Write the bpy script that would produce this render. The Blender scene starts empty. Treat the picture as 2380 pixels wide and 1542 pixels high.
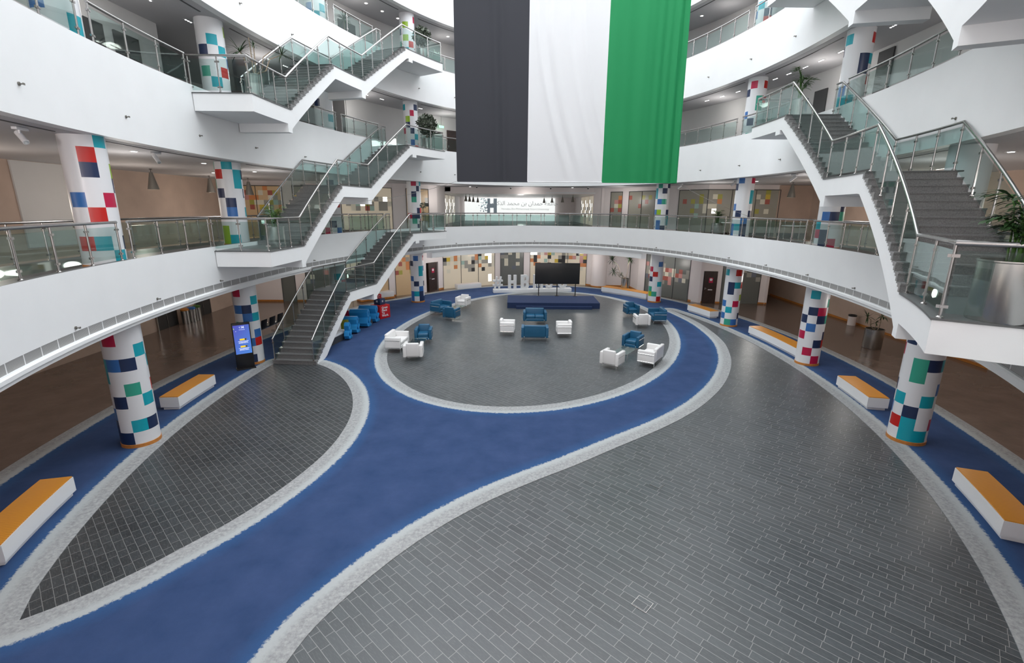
import bpy, bmesh, math, random
import numpy as np
from mathutils import Vector, Matrix
from mathutils.geometry import delaunay_2d_cdt
PI = math.pi
R = math.radians
scene = bpy.context.scene
COL = scene.collection
rnd = random.Random(7)

# ------------------------------------------------------------ materials
def newmat(name):
    m = bpy.data.materials.new(name); m.use_nodes = True
    nt = m.node_tree; nt.nodes.clear()
    out = nt.nodes.new('ShaderNodeOutputMaterial')
    return m, nt, out
class NG:
    def __init__(s, nt): s.nt = nt
    def n(s, t, **kw):
        nd = s.nt.nodes.new(t)
        for k, v in kw.items(): setattr(nd, k, v)
        return nd
    def put(s, sock, v):
        if isinstance(v, bpy.types.NodeSocket): s.nt.links.new(v, sock)
        elif v is not None: sock.default_value = v
    def m(s, op, a, b=None, c=None):
        nd = s.n('ShaderNodeMath', operation=op); s.put(nd.inputs[0], a)
        if b is not None: s.put(nd.inputs[1], b)
        if c is not None: s.put(nd.inputs[2], c)
        return nd.outputs[0]
    def mix(s, f, a, b):
        nd = s.n('ShaderNodeMix', data_type='RGBA'); s.put(nd.inputs[0], f); s.put(nd.inputs[6], a); s.put(nd.inputs[7], b)
        return nd.outputs[2]
    def noise(s, vec, sc, det=3, rough=.5, dim='3D'):
        nd = s.n('ShaderNodeTexNoise'); s.put(nd.inputs['Vector'], vec); nd.inputs['Scale'].default_value = sc
        nd.inputs['Detail'].default_value = det; nd.inputs['Roughness'].default_value = rough
        return nd.outputs[0]
    def ramp(s, f, lo, hi):
        nd = s.n('ShaderNodeMapRange'); s.put(nd.inputs[0], f); nd.inputs[1].default_value = lo; nd.inputs[2].default_value = hi
        return nd.outputs[0]
    def comb(s, x, y, z=0.0):
        nd = s.n('ShaderNodeCombineXYZ'); s.put(nd.inputs[0], x); s.put(nd.inputs[1], y); s.put(nd.inputs[2], z); return nd.outputs[0]
    def sep(s, v):
        nd = s.n('ShaderNodeSeparateXYZ'); s.put(nd.inputs[0], v); return nd.outputs
    def wn(s, v):
        nd = s.n('ShaderNodeTexWhiteNoise'); s.put(nd.inputs['Vector'], v); return nd.outputs[0]
    def vmul(s, v, xyz):
        nd = s.n('ShaderNodeVectorMath', operation='MULTIPLY'); s.put(nd.inputs[0], v); nd.inputs[1].default_value = xyz; return nd.outputs[0]
    def pos(s): return s.n('ShaderNodeNewGeometry').outputs['Position']
    def obj(s): return s.n('ShaderNodeTexCoord').outputs['Object']
    def bump(s, h, st=.2, d=.01):
        nd = s.n('ShaderNodeBump'); s.put(nd.inputs['Height'], h); nd.inputs['Strength'].default_value = st; nd.inputs['Distance'].default_value = d
        return nd.outputs[0]
def C4(c): return (c[0], c[1], c[2], 1)
def prin(name, col, rough=.5, metal=0, spec=.5, var=0, vsc=8, emit=None, es=0, coat=0, bump=0, alpha=None):
    m, nt, out = newmat(name); g = NG(nt)
    b = nt.nodes.new('ShaderNodeBsdfPrincipled')
    nt.links.new(b.outputs[0], out.inputs[0])
    b.inputs['Base Color'].default_value = C4(col); b.inputs['Roughness'].default_value = rough
    b.inputs['Metallic'].default_value = metal; b.inputs['Specular IOR Level'].default_value = spec
    if coat: b.inputs['Coat Weight'].default_value = coat; b.inputs['Coat Roughness'].default_value = .1
    if var:
        f = g.noise(g.obj(), vsc, 4)
        lo = [c*(1-var) for c in col]; hi = [min(1, c*(1+var)) for c in col]
        g.put(b.inputs['Base Color'], g.mix(g.ramp(f, .3, .7), C4(lo), C4(hi)))
    if bump: g.put(b.inputs['Normal'], g.bump(g.noise(g.obj(), vsc*3, 3), bump))
    if emit: b.inputs['Emission Color'].default_value = C4(emit); b.inputs['Emission Strength'].default_value = es
    return m
M = {}
M['white'] = prin('white_paint', (.84, .855, .86), .55, var=.015, vsc=1.2)
M['white2'] = prin('white_panel', (.78, .79, .80), .4)
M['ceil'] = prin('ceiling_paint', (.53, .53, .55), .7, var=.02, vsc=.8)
M['wallp'] = prin('wall_paint', (.80, .74, .73), .6, var=.02, vsc=.7)
M['wallg'] = prin('wall_grey', (.62, .62, .62), .6, var=.02, vsc=.7)
M['brown'] = prin('brown_plaster', (.52, .40, .325), .75, var=.1, vsc=.9)
M['orange'] = prin('orange_wood', (.50, .19, .035), .4, var=.15, vsc=12)
M['steel'] = prin('brushed_steel', (.44, .43, .42), .27, 1)
M['chrome'] = prin('chrome', (.80, .80, .80), .12, 1)
M['pot'] = prin('polished_steel', (.50, .50, .48), .27, 1)
M['black'] = prin('black_plastic', (.012, .012, .013), .35)
M['dark'] = prin('dark_grey', (.05, .052, .055), .5)
M['slot'] = prin('slot_dark', (.09, .09, .095), .6)
M['wleath'] = prin('white_leather', (.80, .79, .78), .42, bump=.05, vsc=30)
M['bleath'] = prin('blue_leather', (.012, .095, .19), .36, bump=.05, vsc=30)
M['stage'] = prin('blue_stage_carpet', (.012, .030, .095), .85, var=.2, vsc=60)
M['soil'] = prin('soil', (.03, .022, .015), .95, var=.3, vsc=40)
M['bark'] = prin('bark', (.30, .24, .17), .8, var=.3, vsc=20)
M['leaf1'] = prin('leaf_dark', (.022, .06, .016), .45, var=.4, vsc=6)
M['leaf2'] = prin('leaf_green', (.05, .13, .02), .42, var=.4, vsc=6)
M['leaf3'] = prin('leaf_ficus', (.08, .10, .07), .5, var=.5, vsc=14)
M['cyan'] = prin('vinyl_cyan', (.004, .34, .42), .35)
M['navy'] = prin('vinyl_navy', (.012, .028, .085), .35)
M['blue'] = prin('vinyl_blue', (.035, .15, .42), .35)
M['red'] = prin('vinyl_red', (.50, .014, .010), .35)
M['crim'] = prin('vinyl_crimson', (.47, .008, .06), .35)
M['green'] = prin('vinyl_green', (.03, .33, .23), .35)
M['lime'] = prin('vinyl_lime', (.28, .45, .02), .35)
M['colw'] = prin('column_white', (.74, .75, .77), .33)
M['olive'] = prin('olive_foam', (.22, .24, .01), .6, var=.15, vsc=10)
M['amp'] = prin('blue_foam', (.02, .27, .62), .45)
M['redbox'] = prin('red_box', (.55, .008, .012), .4)
M['navybox'] = prin('navy_box', (.012, .035, .10), .45)
M['wood_door'] = prin('dark_wood_door', (.035, .018, .014), .35, var=.3, vsc=7)
M['lamp'] = prin('lamp_glow', (1, .9, .8), .5, emit=(1, .93, .85), es=9)
M['lampc'] = prin('lamp_glow_cool', (1, 1, 1), .5, emit=(1, 1, 1), es=7)
M['exitg'] = prin('exit_glow', (.1, .8, .3), .5, emit=(.25, 1, .5), es=2.2)
M['screen_off'] = prin('screen_off', (.018, .019, .02), .28)
M['flagk'] = prin('flag_black', (.026, .027, .035), .75)
M['flagw'] = prin('flag_white', (.70, .70, .71), .8)
M['flagg'] = prin('flag_green', (.003, .225, .07), .75)
M['flagr'] = prin('flag_red', (.55, .01, .01), .75)
M['capst'] = prin('edge_stone', (.10, .105, .105), .4)
M['cone'] = prin('pendant_metal', (.23, .22, .20), .4, .6)
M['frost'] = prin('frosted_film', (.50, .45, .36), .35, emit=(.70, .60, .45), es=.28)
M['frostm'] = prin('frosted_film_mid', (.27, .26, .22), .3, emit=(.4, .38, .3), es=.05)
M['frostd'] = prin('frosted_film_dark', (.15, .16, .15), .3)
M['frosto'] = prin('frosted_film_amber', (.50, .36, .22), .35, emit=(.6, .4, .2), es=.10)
M['clr'] = prin('clear_glass_dark', (.05, .05, .05), .12)
M['lit'] = prin('lit_window', (.9, .9, .85), .5, emit=(1, .96, .88), es=1.7)
M['sign'] = prin('lit_banner', (.9, .93, .92), .5, emit=(.97, 1, .99), es=.80)
M['signg'] = prin('banner_grey', (.22, .28, .33), .5, emit=(.35, .42, .48), es=.25)
M['signt'] = prin('banner_teal', (.25, .45, .45), .5, emit=(.45, .62, .62), es=.4)
M['signl'] = prin('banner_lettering', (.30, .32, .32), .5, emit=(.5, .52, .52), es=.25)
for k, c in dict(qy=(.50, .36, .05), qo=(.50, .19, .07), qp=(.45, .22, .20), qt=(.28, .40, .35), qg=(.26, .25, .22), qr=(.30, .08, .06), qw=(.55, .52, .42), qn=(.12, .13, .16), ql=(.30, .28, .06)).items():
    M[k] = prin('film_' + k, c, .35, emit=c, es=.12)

def mat_glass():
    m, nt, out = newmat('railing_glass'); g = NG(nt)
    tr = g.n('ShaderNodeBsdfTransparent'); tr.inputs[0].default_value = (.81, .875, .865, 1)
    gl = g.n('ShaderNodeBsdfGlossy'); gl.inputs[0].default_value = (.9, 1, .97, 1); gl.inputs[1].default_value = .02
    ge = g.n('ShaderNodeNewGeometry'); dt = g.n('ShaderNodeVectorMath', operation='DOT_PRODUCT')
    nt.links.new(ge.outputs['Incoming'], dt.inputs[0]); nt.links.new(ge.outputs['Normal'], dt.inputs[1])
    c = g.m('SUBTRACT', 1.0, g.m('ABSOLUTE', dt.outputs['Value'])); f = g.m('ADD', .035, g.m('MULTIPLY', g.m('POWER', c, 5.0), .7))
    mx = g.n('ShaderNodeMixShader'); g.put(mx.inputs[0], f)
    nt.links.new(tr.outputs[0], mx.inputs[1]); nt.links.new(gl.outputs[0], mx.inputs[2])
    nt.links.new(mx.outputs[0], out.inputs[0]); return m
M['glass'] = mat_glass()
def mat_slate(name='slate_paving', TL=.43, k=1.0, jt=.62, gk=.75):
    m, nt, out = newmat(name); g = NG(nt)
    p = g.sep(g.pos()); a = R(-43); ca, sa = math.cos(a), math.sin(a)
    u = g.m('ADD', g.m('MULTIPLY', p[0], ca), g.m('MULTIPLY', p[1], sa))
    v = g.m('ADD', g.m('MULTIPLY', p[0], -sa), g.m('MULTIPLY', p[1], ca))
    w = g.noise(g.pos(), 3, 2)
    v = g.m('ADD', v, g.m('MULTIPLY', g.m('SUBTRACT', w, .5), .012))
    vr = g.m('DIVIDE', v, .148); row = g.m('FLOOR', vr); fv = g.m('SUBTRACT', vr, row)
    ur = g.m('ADD', g.m('DIVIDE', u, TL), g.m('MULTIPLY', g.wn(g.comb(row, 3.3)), 17))
    i = g.m('FLOOR', ur); j0 = g.m('ADD', i, g.m('MULTIPLY', g.wn(g.comb(i, row, 1.0)), jt))
    lt = g.m('LESS_THAN', ur, j0)
    idx = g.m('SUBTRACT', i, lt)
    ja = g.m('ADD', idx, g.m('MULTIPLY', g.wn(g.comb(idx, row, 1.0)), jt))
    i1 = g.m('ADD', idx, 1.0); jb = g.m('ADD', i1, g.m('MULTIPLY', g.wn(g.comb(i1, row, 1.0)), jt))
    du = g.m('MULTIPLY', g.m('MINIMUM', g.m('SUBTRACT', ur, ja), g.m('SUBTRACT', jb, ur)), TL)
    dv = g.m('MULTIPLY', g.m('MINIMUM', fv, g.m('SUBTRACT', 1.0, fv)), .148)
    d = g.m('MINIMUM', du, dv)
    gr = g.ramp(d, .0055, .0028)
    r = g.wn(g.comb(idx, row, 9.0))
    st = g.noise(g.comb(g.m('MULTIPLY', u, .8), g.m('MULTIPLY', v, 5), r), 14, 5, .65)
    sp = g.noise(g.pos(), 42, 3, .7)
    base = g.mix(g.m('MULTIPLY', r, 1.0), (.037*k, .045*k, .051*k, 1), (.062*k, .073*k, .081*k, 1))
    base = g.mix(g.m('MULTIPLY', g.ramp(st, .5, .85), .5), base, (.19, .20, .20, 1))
    base = g.mix(g.m('MULTIPLY', g.ramp(sp, .66, .78), .45), base, (.24, .24, .235, 1))
    base = g.mix(g.m('MULTIPLY', g.ramp(g.noise(g.pos(), .5, 3), .3, .75), .25), base, (.13, .134, .132, 1))
    base = g.mix(g.m('MULTIPLY', gr, gk), base, (.33, .33, .32, 1))
    b = g.n('ShaderNodeBsdfPrincipled'); g.put(b.inputs['Base Color'], base); b.inputs['Specular IOR Level'].default_value = .75
    g.put(b.inputs['Roughness'], g.m('ADD', .26, g.m('MULTIPLY', st, .20)))
    g.put(b.inputs['Normal'], g.bump(g.m('SUBTRACT', st, g.m('MULTIPLY', gr, 1.0)), .25, .004))
    nt.links.new(b.outputs[0], out.inputs[0]); return m
M['slate'] = mat_slate()
M['slateb'] = mat_slate('cleft_slate_blocks', .29, .55, .35, .6)
def mat_carpet():
    m, nt, out = newmat('blue_carpet'); g = NG(nt)
    sd = g.n('ShaderNodeAttribute', attribute_name='edge').outputs['Fac']
    P = g.pos()
    nz = g.m('ADD', g.m('MULTIPLY', g.m('SUBTRACT', g.noise(P, 16, 3, .6), .5), .16), g.m('MULTIPLY', g.m('SUBTRACT', g.noise(P, 60, 2), .5), .05))
    d = g.m('ADD', sd, nz)
    big = g.noise(P, 1.4, 4, .6); fine = g.noise(P, 55, 2, .7); mid = g.noise(P, 9, 3, .6)
    blue = g.mix(g.ramp(big, .3, .7), (.029, .058, .140, 1), (.049, .082, .185, 1))
    blue = g.mix(g.m('MULTIPLY', g.ramp(mid, .4, .8), .35), blue, (.036, .060, .135, 1))
    blue = g.mix(g.m('MULTIPLY', g.ramp(d, .85, .5), .5), blue, (.035, .125, .30, 1))
    blue = g.mix(g.m('MULTIPLY', fine, .2), blue, (.02, .045, .11, 1))
    gy = g.mix(g.ramp(g.noise(P, 14, 5, .75), .35, .7), (.26, .27, .275, 1), (.44, .45, .45, 1))
    gy = g.mix(g.ramp(d, .27, .40), gy, (.42, .445, .45, 1))
    col = g.mix(g.ramp(d, .48, .53), gy, blue)
    b = g.n('ShaderNodeBsdfPrincipled'); g.put(b.inputs['Base Color'], col); b.inputs['Roughness'].default_value = .95
    b.inputs['Specular IOR Level'].default_value = .15
    g.put(b.inputs['Normal'], g.bump(fine, .4, .006))
    nt.links.new(b.outputs[0], out.inputs[0]); return m
M['carpet'] = mat_carpet()
def mat_brownfloor(name, c0, c1, rough, sc=.9):
    m, nt, out = newmat(name); g = NG(nt); P = g.pos()
    p = g.sep(P)
    gx = g.m('ABSOLUTE', g.m('SUBTRACT', g.m('FRACT', g.m('DIVIDE', p[0], sc)), .5)); gy = g.m('ABSOLUTE', g.m('SUBTRACT', g.m('FRACT', g.m('DIVIDE', p[1], sc)), .5))
    ln = g.m('GREATER_THAN', g.m('MAXIMUM', gx, gy), .4965)
    c = g.mix(g.ramp(g.noise(P, 1.1, 5, .6), .3, .75), C4(c0), C4(c1))
    c = g.mix(g.m('MULTIPLY', g.ramp(g.noise(P, 11, 5, .7), .62, .8), .3), c, (.25, .2, .17, 1))
    c = g.mix(g.m('MULTIPLY', ln, .35), c, (.02, .017, .015, 1))
    b = g.n('ShaderNodeBsdfPrincipled'); g.put(b.inputs['Base Color'], c); b.inputs['Roughness'].default_value = rough
    nt.links.new(b.outputs[0], out.inputs[0]); return m
M['bfloor'] = mat_brownfloor('polished_brown_stone', (.125, .090, .073), (.19, .137, .112), .17)
M['ufloor'] = mat_brownfloor('upper_floor_stone', (.055, .057, .06), (.085, .086, .088), .4)
def mat_tread():
    m, nt, out = newmat('stair_granite'); g = NG(nt); P = g.pos()
    c = g.mix(g.ramp(g.noise(P, 50, 3, .7), .35, .7), (.13, .13, .13, 1), (.24, .238, .235, 1))
    b = g.n('ShaderNodeBsdfPrincipled'); g.put(b.inputs['Base Color'], c); b.inputs['Roughness'].default_value = .27
    nt.links.new(b.outputs[0], out.inputs[0]); return m
M['tread'] = mat_tread()
def mat_wood():
    m, nt, out = newmat('bench_wood'); g = NG(nt); P = g.obj()
    w = g.n('ShaderNodeTexWave', wave_type='BANDS', bands_direction='Y'); g.put(w.inputs['Vector'], P)
    w.inputs['Scale'].default_value = 5.5; w.inputs['Distortion'].default_value = 3; w.inputs['Detail'].default_value = 3; w.inputs['Detail Scale'].default_value = .6
    c = g.mix(w.outputs[1], (.58, .215, .018, 1), (.72, .31, .032, 1))
    b = g.n('ShaderNodeBsdfPrincipled'); g.put(b.inputs['Base Color'], c); b.inputs['Roughness'].default_value = .35
    nt.links.new(b.outputs[0], out.inputs[0]); return m
M['wood'] = mat_wood()
def mat_grille():
    m, nt, out = newmat('grille'); g = NG(nt)
    z = g.sep(g.pos())[2]
    f = g.m('GREATER_THAN', g.m('FRACT', g.m('MULTIPLY', z, 48)), .5)
    c = g.mix(f, (.20, .20, .20, 1), (.42, .42, .41, 1))
    b = g.n('ShaderNodeBsdfPrincipled'); g.put(b.inputs['Base Color'], c); b.inputs['Roughness'].default_value = .5
    nt.links.new(b.outputs[0], out.inputs[0]); return m
M['grille'] = mat_grille()
def mat_kiosk():
    m, nt, out = newmat('kiosk_screen'); g = NG(nt)
    p = g.sep(g.obj())
    f = g.ramp(g.m('ADD', g.m('MULTIPLY', p[2], .8), g.m('MULTIPLY', p[0], -.9)), .3, 1.7)
    c = g.mix(f, (.10, .28, .80, 1), (.11, .10, .55, 1))
    e = g.n('ShaderNodeEmission'); g.put(e.inputs[0], c); e.inputs[1].default_value = .9
    nt.links.new(e.outputs[0], out.inputs[0]); return m
M['kscreen'] = mat_kiosk()
M['kwhite'] = prin('screen_white', (.8, .85, 1), .5, emit=(.8, .85, 1), es=.9)
M['kyellow'] = prin('screen_yellow', (.9, .6, .02), .5, emit=(.9, .6, .02), es=.8)
M['klime'] = prin('screen_lime', (.5, .8, .1), .5, emit=(.5, .8, .1), es=.8)

# ------------------------------------------------------------ mesh builder
class MB:
    def __init__(s): s.v = []; s.f = []; s.mi = []
    def add(s, vs, fs, mi=0):
        o = len(s.v); s.v += [tuple(v) for v in vs]
        for f in fs: s.f.append(tuple(i + o for i in f)); s.mi.append(mi)
        return s
    def box(s, c, d, rz=0, mi=0):
        x, y, z = d[0]/2, d[1]/2, d[2]/2; ca, sa = math.cos(rz), math.sin(rz)
        vs = [(c[0]+X*ca-Y*sa, c[1]+X*sa+Y*ca, c[2]+Z) for Z in (-z, z) for X, Y in ((-x, -y), (x, -y), (x, y), (-x, y))]
        return s.add(vs, [(3, 2, 1, 0), (4, 5, 6, 7), (0, 1, 5, 4), (1, 2, 6, 5), (2, 3, 7, 6), (3, 0, 4, 7)], mi)
    def quad(s, a, b, c, d, mi=0): return s.add([a, b, c, d], [(0, 1, 2, 3)], mi)
    def prism(s, poly, z0, z1, mi=0):
        n = len(poly)
        vs = [(x, y, z0) for x, y in poly] + [(x, y, z1) for x, y in poly]
        fs = [tuple(range(n-1, -1, -1)), tuple(range(n, 2*n))] + [(i, (i+1) % n, n+(i+1) % n, n+i) for i in range(n)]
        return s.add(vs, fs, mi)
    def tube(s, path, r, seg=8, mi=0, cap=True, closed=False):
        P = [Vector(p) for p in path]; n = len(P); rs = r if isinstance(r, (list, tuple)) else [r]*n
        vs = []; up0 = None
        for i in range(n):
            if closed: t = (P[(i+1) % n]-P[i-1])
            else: t = (P[min(i+1, n-1)]-P[max(i-1, 0)])
            t.normalize()
            k = 1
            if 0 < i < n-1:
                a = (P[i]-P[i-1]).normalized(); b = (P[i+1]-P[i]).normalized(); k = 1/max(.5, math.sqrt(max(0.25, (1+a.dot(b))/2)))
            if up0 is None: up0 = Vector((0, 0, 1)) if abs(t.z) < .9 else Vector((1, 0, 0))
            s1 = t.cross(up0)
            if s1.length < 1e-4: up0 = Vector((1, 0, 0)) if abs(t.x) < .9 else Vector((0, 1, 0)); s1 = t.cross(up0)
            s1.normalize(); s2 = s1.cross(t); up0 = s2
            for j in range(seg):
                a = 2*PI*j/seg; vs.append(P[i]+(s1*math.cos(a)+s2*math.sin(a)*k)*rs[i])
        fs = []
        for i in range(n if closed else n-1):
            for j in range(seg):
                a = i*seg+j; b = i*seg+(j+1) % seg; c = ((i+1) % n)*seg+(j+1) % seg; d = ((i+1) % n)*seg+j
                fs.append((a, b, c, d))
        if cap and not closed: fs += [tuple(range(seg-1, -1, -1)), tuple((n-1)*seg+j for j in range(seg))]
        return s.add(vs, fs, mi)
    def lathe(s, prof, c=(0, 0, 0), seg=20, mi=0, cap=True):
        vs = []; n = len(prof)
        for r, z in prof:
            for j in range(seg): a = 2*PI*j/seg; vs.append((c[0]+r*math.cos(a), c[1]+r*math.sin(a), c[2]+z))
        fs = [(i*seg+j, i*seg+(j+1) % seg, (i+1)*seg+(j+1) % seg, (i+1)*seg+j) for i in range(n-1) for j in range(seg)]
        if cap: fs += [tuple(range(seg-1, -1, -1)), tuple((n-1)*seg+j for j in range(seg))]
        return s.add(vs, fs, mi)
    def rbox(s, c, d, b=.03, rz=0, mi=0, seg=3):
        bm = bmesh.new(); bmesh.ops.create_cube(bm, size=1)
        for v in bm.verts: v.co = Vector((v.co.x*d[0], v.co.y*d[1], v.co.z*d[2]))
        bmesh.ops.bevel(bm, geom=bm.edges[:], offset=min(b, min(d)*.45), segments=seg, affect='EDGES', profile=.5)
        ca, sa = math.cos(rz), math.sin(rz)
        s.add([(c[0]+v.co.x*ca-v.co.y*sa, c[1]+v.co.x*sa+v.co.y*ca, c[2]+v.co.z) for v in bm.verts], [[v.index for v in f.verts] for f in bm.faces], mi)
        bm.free(); return s
    def build(s, name, mats, parent=None, smooth=True, loc=None):
        me = bpy.data.meshes.new(name)
        vs = s.v
        me.from_pydata(vs, [], s.f)
        if not isinstance(mats, (list, tuple)): mats = [mats]
        for m in mats: me.materials.append(M[m] if isinstance(m, str) else m)
        me.polygons.foreach_set('material_index', s.mi)
        if smooth:
            me.polygons.foreach_set('use_smooth', [True]*len(me.polygons)); me.set_sharp_from_angle(angle=R(35))
        me.update()
        o = bpy.data.objects.new(name, me); COL.objects.link(o)
        if parent: o.parent = parent
        return o
def tag(o, label=None, cat=None, group=None, kind=None):
    if label: o['label'] = label
    if cat: o['category'] = cat
    if group: o['group'] = group
    if kind: o['kind'] = kind
    return o
def struct(name, mb, mats, smooth=False): return tag(mb.build(name, mats, smooth=smooth), kind='structure')
def empty(name, loc, rz=0, **kw):
    o = bpy.data.objects.new(name, None); o.empty_display_size = .2; COL.objects.link(o)
    o.location = loc; o.rotation_euler = (0, 0, rz); tag(o, **kw); return o
def copytree(o, parent=None):
    c = o.copy(); COL.objects.link(c)
    if parent is not None: c.parent = parent
    for ch in list(o.children): copytree(ch, c)
    return c
def origin_to(o, p):
    d = Vector(p); o.data.transform(Matrix.Translation(-d)); o.location = d; return o

# ------------------------------------------------------------ atrium ellipse (plan)
cx, cy, EA, EB, ET = 0.883, 18.616, 10.507, 18.333, -0.10306
tt = np.linspace(0, 2*PI, 40001); _c, _s = math.cos(ET), math.sin(ET)
EX = cx+_c*EA*np.cos(tt)-_s*EB*np.sin(tt); EY = cy+_s*EA*np.cos(tt)+_c*EB*np.sin(tt)
AR = np.concatenate([[0], np.cumsum(np.hypot(np.diff(EX), np.diff(EY)))]); TOT = AR[-1]
def PT(a, off=0.0):
    a = a % TOT; t = np.interp(a, AR, tt)
    x = cx+_c*EA*math.cos(t)-_s*EB*math.sin(t); y = cy+_s*EA*math.cos(t)+_c*EB*math.sin(t)
    dx = -_c*EA*math.sin(t)-_s*EB*math.cos(t); dy = -_s*EA*math.sin(t)+_c*EB*math.cos(t)
    l = math.hypot(dx, dy); return (x+dy/l*off, y-dx/l*off)
def P3(a, off, z): p = PT(a, off); return (p[0], p[1], z)
def heading(a):   # angle of the outward normal
    p = PT(a, 0); q = PT(a, 1); return math.atan2(q[1]-p[1], q[0]-p[0])
def arange(a0, a1, step):
    n = max(1, int(math.ceil(abs(a1-a0)/step))); return [a0+(a1-a0)*i/n for i in range(n+1)]
def band(mb, prof, a0, a1, step=.6, closed=True, mi=None, ends=True):
    """sweep a closed (off,z) profile along the ring"""
    A = arange(a0, a1, step); n = len(prof); vs = []
    for a in A:
        for o, z in prof: vs.append(P3(a, o, z))
    fs = []; ms = []
    m = n if closed else n-1
    for i in range(len(A)-1):
        for j in range(m):
            fs.append((i*n+j, i*n+(j+1) % n, (i+1)*n+(j+1) % n, (i+1)*n+j)); ms.append(mi[j] if mi else 0)
    o = len(mb.v); mb.v += vs
    for f, k in zip(fs, ms): mb.f.append(tuple(i+o for i in f)); mb.mi.append(k)
    if ends and abs(a1-a0) < TOT-.01 and closed:
        mb.f.append(tuple(o+j for j in range(n))); mb.mi.append(0)
        mb.f.append(tuple(o+(len(A)-1)*n+j for j in range(n-1, -1, -1))); mb.mi.append(0)
    return mb
XL, XR, YN, YF = -17.9, 19.2, -7.0, 56.0
F1, F2, F3, F4 = 4.70, 9.42, 14.15, 18.9
T1, T2, T3, T4 = 4.885, 9.72, 14.44, 19.2
B1, B2, B3, B4 = 3.29, 7.72, 12.36, 17.08
COLS = dict(A=53.9, B=47.18, C=40.4, D=33.6, E=14.97, F=8.15, G=1.65, H=87.15)
CXY = dict(A=(-9.98, 11.87), B=(-10.55, 18.73), C=(-9.30, 25.55), D=(-6.32, 31.91), E=(9.71, 32.52), F=(11.89, 25.79), G=(12.26, 19.14), H=(11.02, 12.33))
CR = .435

# ------------------------------------------------------------ ground floor
fl = MB(); fl.quad((XL-1, YN-1, -.006), (XR+1, YN-1, -.006), (XR+1, YF+1, -.006), (XL-1, YF+1, -.006), 0)
ring = [PT(a, .04) for a in arange(0, TOT, .5)[:-1]]
n = len(ring); fl.add([(x, y, 0) for x, y in ring], [tuple(range(n))], 1)
FLOOR = fl

def smooth_line(pts, sub=4):
    out = []; n = len(pts)
    for i in range(n-1):
        p0 = pts[max(i-1, 0)]; p1 = pts[i]; p2 = pts[i+1]; p3 = pts[min(i+2, n-1)]
        for k in range(sub):
            t = k/sub; t2 = t*t; t3 = t2*t
            out.append(tuple(.5*((2*p1[c])+(-p0[c]+p2[c])*t+(2*p0[c]-5*p1[c]+4*p2[c]-p3[c])*t2+(-p0[c]+3*p1[c]-3*p2[c]+p3[c])*t3) for c in (0, 1)))
    out.append(tuple(pts[-1])); return out
leaf_in = [(-9.35, 18.95), (-8.7, 18.85), (-7.88, 18.53), (-7.04, 17.83), (-6.26, 16.86), (-5.66, 15.84), (-5.27, 14.93), (-5.0, 14.05), (-4.83, 13.12), (-4.77, 12.14), (-4.81, 11.3), (-4.93, 10.58), (-5.12, 9.84), (-5.39, 9.06), (-5.66, 8.45), (-5.94, 7.96), (-6.2, 7.54), (-6.44, 7.15), (-6.74, 6.76), (-7.06, 6.42), (-7.31, 6.2), (-7.56, 6.0)]
leaf_out = [PT(a, -.05) for a in arange(59.55, 47.0, .45)]
leaf = leaf_out + smooth_line(leaf_in)[1:-1]
r_in = [(-3.45, 3.6), (-3.25, 4.6), (-3.13, 5.3), (-3.0, 5.84), (-2.8, 6.3), (-2.45, 6.93), (-1.95, 7.68), (-1.3, 8.46), (-.46, 9.26), (.52, 10.02), (1.62, 10.79), (2.86, 11.74), (4.3, 12.82), (5.54, 13.9), (6.52, 14.95), (7.58, 16.33), (8.56, 17.95), (9.45, 19.9), (10.22, 22.6), (10.48, 25.9), (10.25, 28.4), (9.98, 29.9)]
fl.add([(x, y, .003) for x, y in leaf[::-1]], [tuple(range(len(leaf)))], 2)
struct('floor', fl, ['bfloor', 'slate', 'slateb'])
rin = smooth_line(r_in)
a_end = 12.35
r_out = [PT(a, -.0) for a in arange(TOT-23.5, TOT+a_end, .5)]
right = r_out[:-1] + rin[::-1]
ce = (1.38, 25.15, 6.72, 10.98, -.238)
circ = []
for k in range(160):
    t = 2*PI*k/160; c_, s_ = math.cos(ce[4]), math.sin(ce[4])
    circ.append((ce[0]+c_*ce[2]*math.cos(t)-s_*ce[3]*math.sin(t), ce[1]+s_*ce[2]*math.cos(t)+c_*ce[3]*math.sin(t)))
outer = [PT(a, 3.02-.30*min(1, max(0, min(a-12.2, 34.6-a)))) for a in arange(0, TOT, .5)[:-1]]
def pip(poly, X, Y):
    c = np.zeros(len(X), bool); n = len(poly)
    for i in range(n):
        x1, y1 = poly[i]; x2, y2 = poly[(i+1) % n]
        m = ((y1 > Y) != (y2 > Y)); xi = (x2-x1)*(Y-y1)/((y2-y1) if y2 != y1 else 1e-9)+x1
        c ^= m & (X < xi)
    return c
def pdist(poly, X, Y):
    d = np.full(len(X), 1e9); n = len(poly)
    for i in range(n):
        x1, y1 = poly[i]; x2, y2 = poly[(i+1) % n]; vx, vy = x2-x1, y2-y1; L = vx*vx+vy*vy
        if L < 1e-10: continue
        t = np.clip(((X-x1)*vx+(Y-y1)*vy)/L, 0, 1)
        d = np.minimum(d, np.hypot(X-x1-t*vx, Y-y1-t*vy))
    return d
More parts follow.
